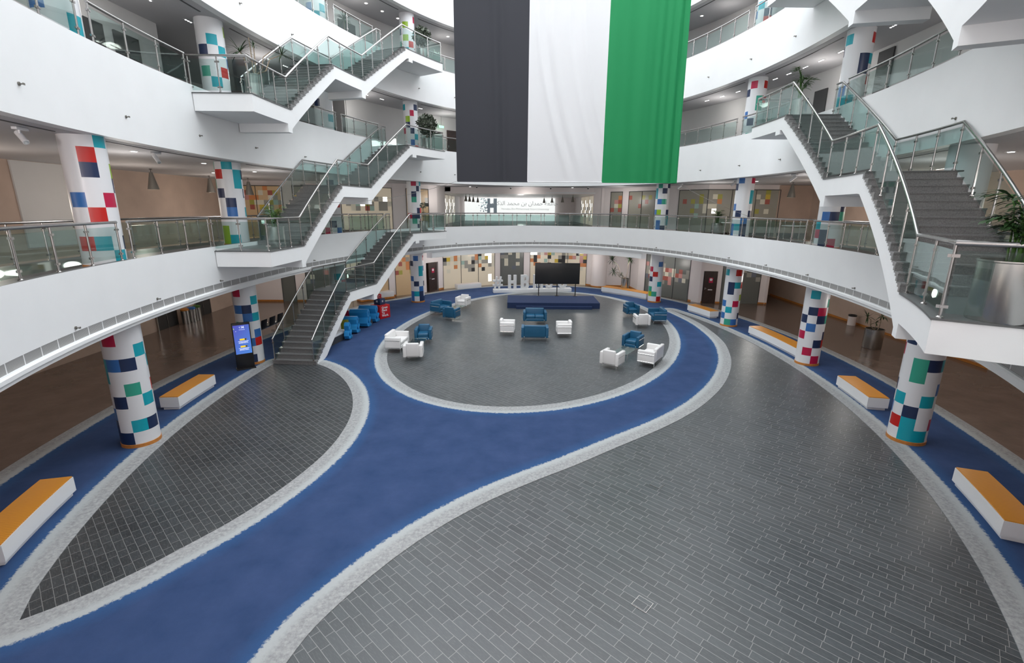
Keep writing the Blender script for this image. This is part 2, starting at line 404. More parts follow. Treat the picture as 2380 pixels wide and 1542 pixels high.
def build_carpet():
    polys = [outer, leaf, right, circ]; pts = []; edges = []
    for pl in polys:
        o = len(pts); n = len(pl); pts += [Vector(p) for p in pl]; edges += [(o+i, o+(i+1) % n) for i in range(n)]
    gx = np.arange(-14.5, 16.5, .22); gy = np.arange(-3, 41, .22)
    X, Y = [a.ravel() for a in np.meshgrid(gx, gy)]
    Y = Y + np.where((np.round((X+14.5)/.22).astype(int) % 2) == 1, .11, 0)
    keep = pip(outer, X, Y)
    for pl in polys[1:]: keep &= ~pip(pl, X, Y)
    X, Y = X[keep], Y[keep]
    d = np.minimum.reduce([pdist(pl, X, Y) for pl in polys]); k2 = d > .09
    pts += [Vector((x, y)) for x, y in zip(X[k2], Y[k2])]
    v, e, f, _, _, _ = delaunay_2d_cdt(pts, edges, [], 0, 1e-4)
    A = np.array([(p.x, p.y) for p in v]); F = np.array(f)
    cen = A[F].mean(1); ok = pip(outer, cen[:, 0], cen[:, 1])
    for pl in polys[1:]: ok &= ~pip(pl, cen[:, 0], cen[:, 1])
    F = F[ok]; used = np.unique(F); remap = -np.ones(len(A), int); remap[used] = np.arange(len(used)); A = A[used]; F = remap[F]
    me = bpy.data.meshes.new('carpet'); me.from_pydata([(x, y, .012) for x, y in A], [], F.tolist())
    at = me.attributes.new('edge', 'FLOAT', 'POINT')
    dd = np.minimum.reduce([pdist(pl, A[:, 0], A[:, 1]) for pl in (leaf, right, circ)])
    dd = np.minimum(dd, pdist(outer, A[:, 0], A[:, 1])+.04)
    at.data.foreach_set('value', dd.astype(np.float32)); me.materials.append(M['carpet'])
    o = bpy.data.objects.new('carpet', me); COL.objects.link(o)
    md = o.modifiers.new('thick', 'SOLIDIFY'); md.thickness = .012; md.offset = -1
    # faces must look upward
    bm = bmesh.new(); bm.from_mesh(me)
    for fc in bm.faces:
        if fc.normal.z < 0: fc.normal_flip()
    bm.to_mesh(me); bm.free()
    tag(o, 'blue carpet with furry pale grey borders flowing between the slate areas', 'carpet')
build_carpet()
# small square access covers set in the slate
def cover(x, y, s, rz, lab):
    mb = MB().box((0, 0, .005), (s, s, .010), 0, 0); mb.box((0, 0, .0105), (s*.93, s*.93, .003), 0, 1)
    o = mb.build('floor_access_cover', ['steel', 'slate'], smooth=False); o.location = (x, y, 0); o.rotation_euler.z = rz
    tag(o, lab, 'floor cover')
cover(2.14, 6.45, .26, R(47), 'square slate access cover in the large right slate area nearest the camera')
cover(3.39, 9.94, .26, R(47), 'square slate access cover in the large slate area below the blue carpet bend')
cover(-6.02, 13.96, .26, R(-20), 'square metal access cover in the left leaf-shaped slate area')

# ------------------------------------------------------------ slabs, fascias, ceilings
def fascia(k, T, B, F):
    mb = MB()
    if k == 1:
        prof = [(0, T), (0, 3.68), (.008, 3.68), (.008, 3.50), (-.05, 3.50), (-.08, 3.47), (-.08, 3.40), (-.02, 3.39), (-.02, 3.30), (0, B), (.3, B), (.3, F-.2), (.14, F-.2), (.14, T)]
        mi = [0, 0, 1, 0, 0, 0, 0, 0, 0, 0, 0, 0, 0, 2]
    else:
        prof = [(0, T), (0, B), (.3, B), (.3, F-.2), (.14, F-.2), (.14, T)]; mi = [0, 0, 0, 0, 0, 2]
    band(mb, prof, 0, TOT, .5, mi=mi, ends=False)
    if k == 1:
        for a in arange(0, TOT, .52)[:-1]:
            p = PT(a, .006); mb.box((p[0], p[1], 3.59), (.010, .018, .18), heading(a), 0)
    struct('trim_%d' % k, mb, ['white', 'grille', 'capst'], smooth=True)
fascia(1, T1, B1, F1); fascia(2, T2, B2, F2); fascia(3, T3, B3, F3); fascia(4, T4, B4, F4)
bk = MB(); band(bk, [(.03, 3.30), (.03, 2.92), (.10, 2.90), (.5, 2.90), (.5, 3.29)], 15.6, 32.9, .5); struct('trim_5', bk, 'white', smooth=True)
def rectdist(x, y, nx, ny):
    t = 1e9
    if nx > 1e-6: t = min(t, (XR-x)/nx)
    if nx < -1e-6: t = min(t, (XL-x)/nx)
    if ny > 1e-6: t = min(t, (YF-y)/ny)
    if ny < -1e-6: t = min(t, (YN-y)/ny)
    return t
def slab(name, W, z0, z1, mats, o0=.14):
    """solid ring slab from offset o0 out to W(a)"""
    mb = MB(); A = arange(0, TOT, .5)[:-1]; n = len(A); vs = []
    for a in A:
        w = W(a); i = PT(a, o0); q = PT(a, w); vs += [(i[0], i[1], z1), (q[0], q[1], z1), (q[0], q[1], z0), (i[0], i[1], z0)]
    fs = []
    for i in range(n):
        j = (i+1) % n; mb_f = [(0, 1), (1, 2), (2, 3), (3, 0)]
        for p, q in mb_f: fs.append((i*4+p, i*4+q, j*4+q, j*4+p))
    mb.add(vs, fs); mb.mi = [[0, 1, 1, 1][i % 4] for i in range(len(fs))]
    struct(name, mb, mats)
def Wrect(a):
    x, y = PT(a, 0); q = PT(a, 1); return max(.5, rectdist(x, y, q[0]-x, q[1]-y)-.02)
def W1(a):
    a = a % TOT
    return 3.1
slab('floor', W1, F1-.2, F1, ['ufloor', 'white'])
lob = MB()
lob.prism([(-11, 31.8), (-8.7, 33.5), (-6.6, 35.2), (-5.4, 36.9), (-5.6, 37.2), (-5.6, 55.5), (9.6, 55.5), (9.6, 38.5), (12.2, 33.2), (13.2, 32.2), (13.2, 30.5), (11.2, 33.0), (8.9, 36.2), (5.5, 39.2), (0, 39.6), (-3.5, 37.9), (-7.1, 34.2), (-9.5, 31.2)], F1-.2, F1-.003)
struct('floor', lob, ['ufloor'])
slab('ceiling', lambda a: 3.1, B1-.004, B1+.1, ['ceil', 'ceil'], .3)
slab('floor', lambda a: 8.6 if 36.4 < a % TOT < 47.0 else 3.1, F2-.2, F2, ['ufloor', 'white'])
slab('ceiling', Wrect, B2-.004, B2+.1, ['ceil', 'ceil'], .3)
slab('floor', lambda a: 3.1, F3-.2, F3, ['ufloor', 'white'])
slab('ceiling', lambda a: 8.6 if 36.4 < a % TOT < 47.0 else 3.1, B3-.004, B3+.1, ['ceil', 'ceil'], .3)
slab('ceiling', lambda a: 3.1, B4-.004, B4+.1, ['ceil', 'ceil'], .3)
# parapet wall closing the top storey up to the roof light
top = MB(); band(top, [(.14, T4), (.14, 20.6), (3.2, 20.6), (3.2, 19.0), (3.0, 19.0), (3.0, 20.4), (.3, 20.4), (.3, T4)], 0, TOT, .6, ends=False); struct('wall_roof', top, 'white')
# upper gallery walls
for nm, z0, z1 in (('wall_second_floor', F2, B3), ('wall_third_floor', F3, B4)):
    mb = MB()
    if z0 == F2:
        band(mb, [(2.95, z0), (3.1, z0), (3.1, z1), (2.95, z1)], 47.0-TOT, 36.4, .5)
        band(mb, [(8.4, z0), (8.58, z0), (8.58, z1), (8.4, z1)], 36.4, 47.0, .5)
        for a_ in (36.42, 46.98): p_, q_ = PT(a_, 3.0), PT(a_, 8.5); mb.box(((p_[0]+q_[0])/2, (p_[1]+q_[1])/2, (z0+z1)/2), (5.5, .1, z1-z0), heading(a_))
    else: band(mb, [(2.95, z0), (3.1, z0), (3.1, z1), (2.95, z1)], 0, TOT, .5, ends=False)
    struct(nm, mb, 'wallg', smooth=True)
    mb = MB(); band(mb, [(2.93, z0), (2.95, z0), (2.95, z0+.1), (2.93, z0+.1)], 47.1-TOT, 36.3, .5); struct('baseboard_' + nm[5:], mb, 'orange')
# outer brown walls (two storeys)
mb = MB(); mb.box((XL-.1, 24.5, 3.85), (.2, 63.4, 7.9)); struct('wall_left', mb, 'brown')
mb = MB(); mb.box((XR+.1, 24.5, 3.85), (.2, 63.4, 7.9)); struct('wall_right', mb, 'brown')
mb = MB(); mb.box((.6, YN-.1, 3.85), (37.5, .2, 7.9)); struct('wall_near', mb, 'wallp')
mb = MB(); mb.box((.6, YF+.1, 3.85), (37.5, .2, 7.9)); struct('sky_seal_wall', mb, 'wallp')  # unseen shell wall, added to keep sky light from leaking in
mb = MB(); mb.box((18.2, 36.1, 3.85), (2.4, .2, 7.7)); mb.box((17.1, 34.1, 3.85), (.2, 4.0, 7.7)); struct('wall_right_return', mb, 'brown')
mb = MB(); mb.box((18.1, 32.2, 6.2), (2.2, .15, 3.0)); struct('wall_right_upper', mb, 'brown')
# grey panel strip on the left brown wall at first floor level
mb = MB(); mb.box((XL+.03, 19.6, 6.15), (.06, 3.2, 3.1)); struct('wall_left_panel', mb, 'wallg')

# ------------------------------------------------------------ far walls, glazed screens
QP = [('qy', 3), ('qo', 3), ('qp', 3), ('qt', 2), ('qg', 5), ('qw', 5), ('clr', 3), ('qr', 2), ('qn', 1), ('ql', 2)]
QN = [q for q, w in QP]; QALL = [q for q, w in QP for _ in range(w)]
def wallseg(mb, p0, p1, z0, z1, th=.15, mi=0):
    x0, y0 = p0; x1, y1 = p1; L = math.hypot(x1-x0, y1-y0); nx, ny = -(y1-y0)/L, (x1-x0)/L
    mb.prism([(x0, y0), (x1, y1), (x1+nx*th, y1+ny*th), (x0+nx*th, y0+ny*th)], z0, z1, mi)
wn = [0]
def pixglass(p0, p1, z0, z1, base, seed, cell=.30, dens=.5, row0=.45, palette=None, lit=(), frame=True):
    """one glazed screen: frosted film panes with a pattern of coloured and clear squares"""
    r = random.Random(seed); L = math.hypot(p1[0]-p0[0], p1[1]-p0[1]); nx = max(1, round(L/cell)); nz = max(1, round((z1-z0)/cell))
    pal = palette or QALL; names = [base] + QN + ['lit']; mb = MB()
    ux, uy = (p1[0]-p0[0])/L, (p1[1]-p0[1])/L; vx, vy = -uy, ux
    for i in range(nx):
        for j in range(nz):
            h = (j+.5)/nz; k = 0
            pr = dens*math.exp(-((h-row0-.22)/.20)**2)
            if r.random() < pr: k = 1+QN.index(r.choice(pal))
            if (i, j) in lit: k = len(names)-1
            a = i*L/nx; b = (i+1)*L/nx; za = z0+(z1-z0)*j/nz; zb = z0+(z1-z0)*(j+1)/nz
            mb.quad((p0[0]+ux*a, p0[1]+uy*a, za), (p0[0]+ux*b, p0[1]+uy*b, za), (p0[0]+ux*b, p0[1]+uy*b, zb), (p0[0]+ux*a, p0[1]+uy*a, zb), k)
    th = .03
    for (a, b, za, zb) in ((0, L, z0, z1),):
        q = [(p0[0]+vx*th, p0[1]+vy*th), (p1[0]+vx*th, p1[1]+vy*th)]
        mb.quad((q[1][0], q[1][1], za), (q[0][0], q[0][1], za), (q[0][0], q[0][1], zb), (q[1][0], q[1][1], zb), 0)
    if frame:
        fi = len(names); names = names + ['dark']
        mb.box(((p0[0]+p1[0])/2, (p0[1]+p1[1])/2, z1-.02), (L, .08, .04), math.atan2(uy, ux), fi)
        nm_ = max(1, round(L/1.5))
        for i in range(nm_+1): mb.box((p0[0]+ux*L*i/nm_, p0[1]+uy*L*i/nm_, (z0+z1)/2), (.03, .06, z1-z0), math.atan2(uy, ux), fi)
    wn[0] += 1
    struct('window_%d' % wn[0], mb, names)
GZ = B1
# ground level, left to right
g_w = MB()
for p0, p1 in [((XL, 31.6), (-15.24, 31.65)), ((-14.36, 31.69), (-13.66, 31.72)), ((-8.71, 33.69), (-8.28, 33.97)), ((-6.75, 35.3), (-6.40, 35.72)), ((-5.66, 36.78), (-5.35, 37.2)), ((-1.46, 39.67), (-1.0, 40.04)), ((.91, 40.37), (1.46, 40.4)), ((6.07, 39.7), (6.54, 39.27)), ((6.54, 39.27), (9.49, 38.95)), ((9.49, 38.75), (9.62, 36.89)), ((9.62, 36.89), (9.95, 36.03)), ((12.12, 32.93), (12.65, 32.33)), ((12.65, 32.33), (12.85, 32.3)), ((13.73, 32.19), (14.04, 32.16)), ((16.57, 32.09), (17.1, 31.95)), ((17.1, 31.95), (17.1, 36))]:
    wallseg(g_w, p0, p1, 0, GZ)
for p0, p1 in [((-6.40, 35.72), (-5.66, 36.78)), ((12.85, 32.3), (13.73, 32.19))]: wallseg(g_w, p0, p1, 2.16, GZ)
g_w.lathe([(.62, 0), (.62, GZ)], (7.0, 39.05, 0), 24)
struct('wall_far', g_w, 'wallp', smooth=True)
bb = MB()
for p0, p1 in [((XL, 31.58), (-15.24, 31.63)), ((-14.36, 31.67), (-13.66, 31.70)), ((-8.71, 33.66), (-8.26, 33.94)), ((-5.66, 36.75), (-5.33, 37.17)), ((6.05, 39.68), (6.4, 39.3)), ((7.5, 39.13), (9.49, 38.93)), ((9.44, 38.75), (9.6, 36.86)), ((12.12, 32.88), (12.85, 32.27)), ((13.73, 32.16), (14.04, 32.13)), ((16.57, 32.06), (17.08, 31.92))]:
    wallseg(bb, p0, p1, 0, .11, .02)
bb.lathe([(.635, 0), (.635, .11)], (7.0, 39.05, 0), 24)
bb.box((XR-.01, 27, .06), (.02, 17, .12)); struct('baseboard_far', bb, 'orange')
W3 = ['qw']*5+['qg']*4+['clr']*4+['qy', 'qo', 'qo', 'qp', 'qt', 'qt', 'qy']
DK = ['qg']*8+['qn']*3+['qr', 'ql', 'qw']
pixglass((-15.24, 31.65), (-14.36, 31.69), 0, GZ, 'frostd', 11, dens=.4)
pixglass((-13.66, 31.72), (-11.9, 31.78), 0, GZ, 'frostd', 12, dens=.5)
pixglass((-11.9, 31.78), (-9.63, 32.35), 0, GZ, 'frost', 13, dens=.9, palette=['clr']*5+['qw']*3+['qg']*3, row0=.25, lit=((2, 5), (3, 5), (5, 6), (2, 6)))
pixglass((-9.63, 32.35), (-8.71, 33.69), 0, GZ, 'frosto', 14, dens=.5)
pixglass((-8.28, 33.97), (-6.75, 35.3), 0, GZ, 'frosto', 15, dens=.75, palette=['qo', 'qr', 'ql', 'clr', 'qg'])
pixglass((-5.35, 37.2), (-1.46, 39.67), 0, GZ, 'frost', 16, cell=.30, dens=.85, palette=W3, row0=.42, lit=((13, 8), (13, 7), (13, 6), (12, 8), (13, 2), (13, 1), (12, 9), (13, 9), (9, 9)))
pixglass((-1.0, 40.04), (.91, 40.37), 0, GZ, 'frostd', 17, dens=.4, palette=['qg', 'qw', 'qw', 'qn'])
pixglass((1.46, 40.4), (6.07, 39.7), 0, GZ, 'frost', 18, dens=.8, palette=W3, row0=.5, lit=((0, 9), (0, 8), (1, 8), (0, 10)))
pixglass((9.95, 36.03), (12.12, 32.93), 0, GZ, 'frostd', 19, dens=.9, palette=['qg', 'qg', 'qp', 'qr', 'qn', 'qw'], row0=.25)
pixglass((14.04, 32.16), (16.57, 32.09), 0, GZ, 'frostd', 21, dens=.5, palette=DK)
# first floor, left to right
u_w = MB()
for p0, p1 in [((-14.6, 31.66), (-13.95, 31.68)), ((-8.25, 33.97), (-7.4, 34.62)), ((-6.1, 36.0), (-5.6, 36.85)), ((6.35, 39.45), (7.6, 38.9)), ((8.35, 38.2), (8.75, 37.75)), ((10.15, 35.65), (11.3, 34.05))]:
    wallseg(u_w, p0, p1, F1, B2)
for p0, p1 in [((XL, 31.6), (-9.63, 32.0)), ((-9.63, 32.0), (-8.25, 33.97)), ((7.6, 38.9), (8.35, 38.2)), ((8.75, 37.75), (10.15, 35.65)), ((11.3, 34.05), (12.6, 32.35)), ((12.6, 32.35), (17.1, 32.1)), ((-7.4, 34.62), (-6.1, 36.0))]:
    wallseg(u_w, p0, p1, 7.42, B2)
wallseg(u_w, (-5.6, 36.85), (-5.3, 39.0), F1, B2); wallseg(u_w, (-4.9, 39.3), (6.35, 39.45), 7.22, B2)
struct('wall_far', u_w, 'wallp')
MIX = ['qy', 'qo', 'qp', 'qt', 'qg', 'qg', 'qg', 'qg', 'qw', 'qw', 'ql', 'ql', 'qr']
pixglass((XL, 31.6), (-14.6, 31.66), F1-1.4, 7.42, 'frosto', 31, dens=.75, palette=MIX, row0=.5, lit=((6, 6), (8, 6)))
pixglass((-13.95, 31.68), (-11.0, 31.9), F1-1.4, 7.42, 'frostm', 32, dens=.6, palette=MIX, row0=.5)
pixglass((-11.0, 31.9), (-8.25, 33.97), F1, 7.42, 'frost', 33, dens=.8, palette=['qw']*4+['qg']*3+['qr', 'qt', 'ql'], row0=.4, lit=((3, 6), (5, 6), (4, 5), (9, 6)))
pixglass((-7.4, 34.62), (-6.1, 36.0), F1, 7.42, 'frosto', 34, dens=.3, palette=['qg', 'clr'])
pixglass((7.6, 38.9), (8.35, 38.2), F1, 7.42, 'frostm', 35, dens=.6, palette=['ql', 'qo', 'qr', 'qg', 'qw', 'qp'])
pixglass((8.75, 37.75), (10.15, 35.65), F1, 7.42, 'frostm', 36, dens=.35, palette=['ql', 'qr', 'qg'])
pixglass((11.3, 34.05), (12.6, 32.35), F1, 7.42, 'frostm', 37, dens=.5, palette=MIX)
pixglass((12.6, 32.35), (17.1, 32.1), F1, 7.42, 'frostm', 38, dens=.55, palette=MIX, row0=.5, lit=((7, 6), (8, 6), (1, 4)))
# lobby behind the first floor opening
lb = MB()
lb.box((-6.0, 47, 6.2), (.2, 17, 3.1)); lb.box((7.02, 47.4, 6.2), (.2, 16.6, 3.1)); lb.box((.8, 55.6, 6.2), (13.6, .2, 3.1)); struct('wall_lobby', lb, 'wallp')
lb = MB(); lb.box((.8, 47.5, 7.33), (13.4, 16.2, .1)); struct('ceiling', lb, 'white2')
for i, yy in enumerate((40.4, 43.0, 45.6, 48.2)):
    pixglass((-5.88, yy), (-5.88, yy+2.2), F1+.05, 7.2, 'frost', 41+i, dens=.7, palette=['qw', 'qw', 'qg'], row0=.3, lit=((1, 3), (2, 5), (1, 6), (3, 4), (5, 5), (5, 2)), frame=False)
    pixglass((6.88, yy+2.2), (6.88, yy), F1+.05, 7.2, 'frost', 51+i, dens=.7, palette=['qw', 'qw', 'qg'], row0=.3, lit=((1, 3), (2, 5), (1, 6), (3, 4), (5, 5), (5, 2)), frame=False)
# lit window wall with the banner
t = empty('lit_banner', (0, 55.2, F1), label='bright white banner wall with a grey letter mark in the far first floor lobby', cat='banner')
b = MB().box((-.35, 0, 1.27), (10.0, .08, 2.45)); b.build('banner_panel', 'sign', t)
lg = MB(); x0 = -2.75; z0 = .88; H_ = 1.55
def sq(x, z, s, mi=0, h=None): lg.box((x, -.06, z), (s, .03, h or s), 0, mi)
sq(-1.96, z0+H_/2, .36, 0, H_); sq(-2.68, z0+H_/2, .30, 0, H_); sq(-2.33, z0+H_/2, .5, 0, .45)
rr = random.Random(5)
for i in range(58):
    d_ = abs(rr.gauss(0, .55)); s_ = max(.04, .12-.07*d_/1.2*rr.random()-.03*d_); sq(-2.80-d_, z0+rr.uniform(0, 1)*H_, s_, rr.choice((0, 0, 1)))
lg.build('letter_mark', ['signg', 'signt'], t)
def text_mesh(body, size, name, mat, parent=None, ext=.004, loc=(0, 0, 0), rot=(0, 0, 0), align='CENTER', font=None, space=1.0, bold=0.0):
    cu = bpy.data.curves.new('t', 'FONT'); cu.body = body; cu.size = size; cu.extrude = ext; cu.align_x = align; cu.align_y = 'CENTER'; cu.space_line = space; cu.offset = bold
    cu.resolution_u = 4
    ob = bpy.data.objects.new('t', cu); COL.objects.link(ob)
    dg = bpy.context.evaluated_depsgraph_get(); me = bpy.data.meshes.new_from_object(ob.evaluated_get(dg)); bpy.data.objects.remove(ob)
    me.materials.clear(); me.materials.append(M[mat])
    o = bpy.data.objects.new(name, me); COL.objects.link(o); o.location = loc; o.rotation_euler = rot
    if parent: o.parent = parent
    return o
text_mesh('Hamdan Bin Mohammed Smart University', .31, 'lettering', 'signl', t, loc=(1.35, -.06, 1.32), rot=(PI/2, 0, 0))
ar = '\u062c\u0627\u0645\u0639\u0629 \u062d\u0645\u062f\u0627\u0646 \u0628\u0646 \u0645\u062d\u0645\u062f \u0627\u0644\u0630\u0643\u064a\u0629'
FORM = {'\u062c': ('\ufe9d', '\ufe9f', '\ufea0', '\ufe9e'), '\u0627': ('\ufe8d', '\ufe8d', '\ufe8e', '\ufe8e'), '\u0645': ('\ufee1', '\ufee3', '\ufee4', '\ufee2'), '\u0639': ('\ufec9', '\ufecb', '\ufecc', '\ufeca'), '\u0629': ('\ufe93', '\ufe93', '\ufe94', '\ufe94'), '\u062d': ('\ufea1', '\ufea3', '\ufea4', '\ufea2'), '\u062f': ('\ufea9', '\ufea9', '\ufeaa', '\ufeaa'), '\u0646': ('\ufee5', '\ufee7', '\ufee8', '\ufee6'), '\u0628': ('\ufe8f', '\ufe91', '\ufe92', '\ufe90'), '\u0644': ('\ufedd', '\ufedf', '\ufee0', '\ufede'), '\u0630': ('\ufeab', '\ufeab', '\ufeac', '\ufeac'), '\u0643': ('\ufed9', '\ufedb', '\ufedc', '\ufeda'), '\u064a': ('\ufef1', '\ufef3', '\ufef4', '\ufef2')}
NJ = '\u0627\u062f\u0630\u0629'
def shape_ar(s):
    o = ''
    for i, ch in enumerate(s):
        if ch == ' ': o += ' '; continue
        pj = i > 0 and s[i-1] != ' ' and s[i-1] not in NJ; nj = i < len(s)-1 and s[i+1] != ' ' and ch not in NJ
        o += FORM[ch][(3 if pj and not nj else 2 if pj and nj else 1 if nj else 0)]
    return o[::-1]
text_mesh(shape_ar(ar), .62, 'lettering', 'signl', t, loc=(1.35, -.06, 1.92), rot=(PI/2, 0, 0))

# doors
def door(p, w, h, rz, n, sign=True, mat='wood_door', z=0):
    t = empty('door_%d' % n, (p[0], p[1], z), rz); tag(t, kind='structure')
    MB().box((0, -.02, h/2), (w, .06, h)).build('door_leaf', mat, t, False)
    mb = MB(); mb.tube([(-w/2+.10, -.05, 1.0), (-w/2+.10, -.09, 1.0), (-w/2+.20, -.09, 1.0)], .012, 6); mb.box((-w/2+.10, -.055, 1.0), (.04, .02, .16)); mb.build('handle', 'steel', t)
    if sign:
        mb = MB(); mb.box((.02, -.055, h*.73), (.26, .01, .34), 0, 0); mb.lathe([(.09, -.004), (.09, .004)], (0, 0, 0), 16, 1)
        for i in range(len(mb.v)-32, len(mb.v)): x_, y_, z_ = mb.v[i]; mb.v[i] = (x_+.02, -.062+z_*.4, y_+h*.75)
        mb.box((.02, -.055, h*.43), (.28, .01, .06), 0, 1); mb.build('door_sign', ['crim', 'white2'], t, False)
door((-6.03, 36.22), .86, 2.14, math.atan2(1.06, .74), 1); door((13.29, 32.22), .84, 2.14, math.atan2(-.11, .88), 2)
nd = 3
for a, w, h, z, m in [(48.38, 1.0, 2.12, F2, 'dark'), (49.55, .7, 2.12, F2, 'dark'), (3.25, .8, 2.8, F2, 'dark'), (6.55, .8, 2.15, F2, 'dark'), (36.0, 1.3, 2.1, F3, 'dark'), (28.9, .9, 2.1, F2, 'wood_door')]:
    door(PT(a, 2.93), w, h, heading(a)-PI/2, nd, False, m, z); nd += 1
for y, w in ((24.3, 1.45), (27.3, 1.3)):
    t = empty('door_%d' % nd, (XL+.02, y, 0), PI/2); tag(t, kind='structure'); nd += 1
    MB().box((0, 0, 1.15), (w, .05, 2.3)).build('lift_door_leaf', 'clr', t, False)
    mb = MB(); mb.box((-w/2, -.01, 1.15), (.06, .1, 2.3)); mb.box((w/2, -.01, 1.15), (.06, .1, 2.3)); mb.box((0, -.01, 2.3), (w+.06, .1, .06)); mb.box((0, -.03, 1.15), (.02, .04, 2.3)); mb.build('door_frame', 'steel', t, False)

# ------------------------------------------------------------ columns
LET = dict(W=0, N=1, B=2, C=3, G=4, R=5, K=6, L=7)
CM = ['colw', 'navy', 'blue', 'cyan', 'green', 'red', 'crim', 'lime']
def column(key, z0, z1, bnd, rows, label, lvl, seed):
    X, Y = CXY[key]; r = random.Random(seed)
    L = math.hypot(X, Y); ux, uy = -X/L, -Y/L; rx, ry = Y/L, -X/L
    b = list(bnd); st = 45
    full = [b[0]-45*k for k in (3, 2, 1)] if b[0]-90 > b[-1]-360 else [b[0]-45*k for k in (2, 1)]
    full = [x for x in full if x > b[-1]-360+20]
    allb = full + b
    while allb[0]+360-allb[-1] > 68: allb.append(allb[-1]+45)
    nb = len(allb); off = len(full)
    t = empty('column', (X, Y, z0), label=label, cat='column', group='pixel patterned columns on the ' + lvl)
    H_ = z1-z0; rh = .333; zs = [0, .095]; z = .095
    while z+rh < H_-.02: z += rh; zs.append(z)
    zs.append(H_); mb = MB(); seg = 5
    ang = []; cell = []
    for i in range(nb):
        a0 = allb[i]; a1 = allb[i+1] if i < nb-1 else allb[0]+360
        for k in range(seg): ang.append(a0+(a1-a0)*k/seg); cell.append(i)
    n = len(ang)
    for z in zs:
        for a in ang: ca, sa = math.cos(R(a)), math.sin(R(a)); mb.v.append((CR*(ca*ux+sa*rx), CR*(ca*uy+sa*ry), z))
    for j in range(len(zs)-1):
        pat = {}
        for i in range(nb):
            k = i-off+1      # index 0 is left of the first boundary
            if j == 0: c = 0
            elif 0 <= k <= 4 and j-1 < len(rows): c = LET[(rows[j-1]+'WWWWW')[k]]
            elif 0 <= k <= 4: c = 0
            else: c = r.choice([0, 0, 0, 0, 1, 2, 3, 4, 5, 6])
            pat[i] = c
        for i in range(n): mb.f.append((j*n+i, j*n+(i+1) % n, (j+1)*n+(i+1) % n, (j+1)*n+i)); mb.mi.append(pat[cell[i]])
    mb.build('column_shaft', CM, t)
    MB().lathe([(CR+.012, 0), (CR+.012, .09), (CR, .095)], (0, 0, 0), 32).build('base_ring', 'orange', t)
    return t
S = 'WWWWW'
gr = {
 'A': ([-63.7, -18.7, 26.3, 71.3], ['NNWWW', 'NWCNW', 'BWWWW', 'WNWCW', 'WWGWR', 'CWWWW', 'CBNWC', 'WWWCW', 'WKWWW']),
 'B': ([-66, -21, 24, 69], ['WWNWW', S, 'WWBRW', 'WWWBW', 'WGWWW', 'WWBCW', 'WBNWW', 'WWWCW', 'WKWWW']),
 'C': ([-66, -21, 24, 69], ['WBWWW', 'WWRWW', 'WWWCW', 'WNWWW', S, 'WWBWW', 'WWWKW', 'WWCWW', S]),
 'D': ([-78, -32, 13, 58], ['WBWNN', 'WBCNW', 'WWWBW', 'WWNWN', 'WBWWW', 'WWWCW', 'WWWCB', 'WNWWW', 'WWBWK']),
 'E': ([-75, -30, 15, 60], ['WWWRW', 'WLGWW', 'WGWWW', 'WWWCW', 'WNWWW', 'WWRWW', 'WKWWW', 'WWWBW', S]),
 'F': ([-79, -34, 10, 55], ['WWGBW', 'WBWWN', 'WWCWW', 'WBWKW', 'WWWWL', 'WWNWW', 'WWNCR', S, 'WCWRW']),
 'G': ([-75, -30, 15, 61], ['WWWKW', 'WWKWW', 'WWWNR', 'WKWWN', 'WWBWW', 'WNWNG', 'WWNKW', 'WWWWG', 'WWCWW']),
 'H': ([-71, -27, 17, 63], ['WWCCW', 'WRCWK', 'BWNWW', 'WCWCW', 'NWWWB', 'WWGWW', 'WWGNC', 'KWWWW', 'WNWWW'])}
l1 = {
 'A': ([-63, -17, 27, 69], ['WWWCW', 'WRCWN', S, 'WWRWW', 'WBWKW', 'WWWWN', 'WWNWL', 'WWRWW', 'WWWCW']),
 'B': ([-71, -27, 19, 63], ['WLCWW', 'WLWWW', S, 'WWBWC', 'WWNWW', 'WNWWN', 'GWWCW', 'WRWCN', 'GWCWW']),
 'C': ([-66, -21, 24, 69], ['WKWBW', 'WWNWW', S, 'WBWWW', 'WWWRW', S, 'WCWWW', 'WWNWW', S]),
 'D': ([-70, -21, 21, 50], ['WWWNW', 'WWGWK', 'WKNNW', 'WWWNR', S, 'WWGWW', 'WWNWW', 'WWWNW', 'WWKWC']),
 'E': ([-43, -4, 39, 80], ['WBNWW', 'WBWCW', 'WWWCW', 'BLWNW', S, 'WBGWW', 'CWWWW', 'CWNWW', 'WGWNW']),
 'F': ([-47, -6, 38, 80], ['BWNWW', 'BCNWW', 'WWBWW', 'WNWNW', 'BWWWW', 'WWWCW', 'WWWCW', 'NWWWW', 'WBWKW']),
 'G': ([-41, -5, 38, 80], ['WNKWW', 'KNWWW', 'CWWWW', 'WBNGW', 'WWWNW', S, S, S, 'WNWNW']),
 'H': ([-66, -21, 24, 69], ['WLWWW', 'WWGWW', 'WBWWW', 'WWNCW', S, 'WWWWW', S, S, S])}
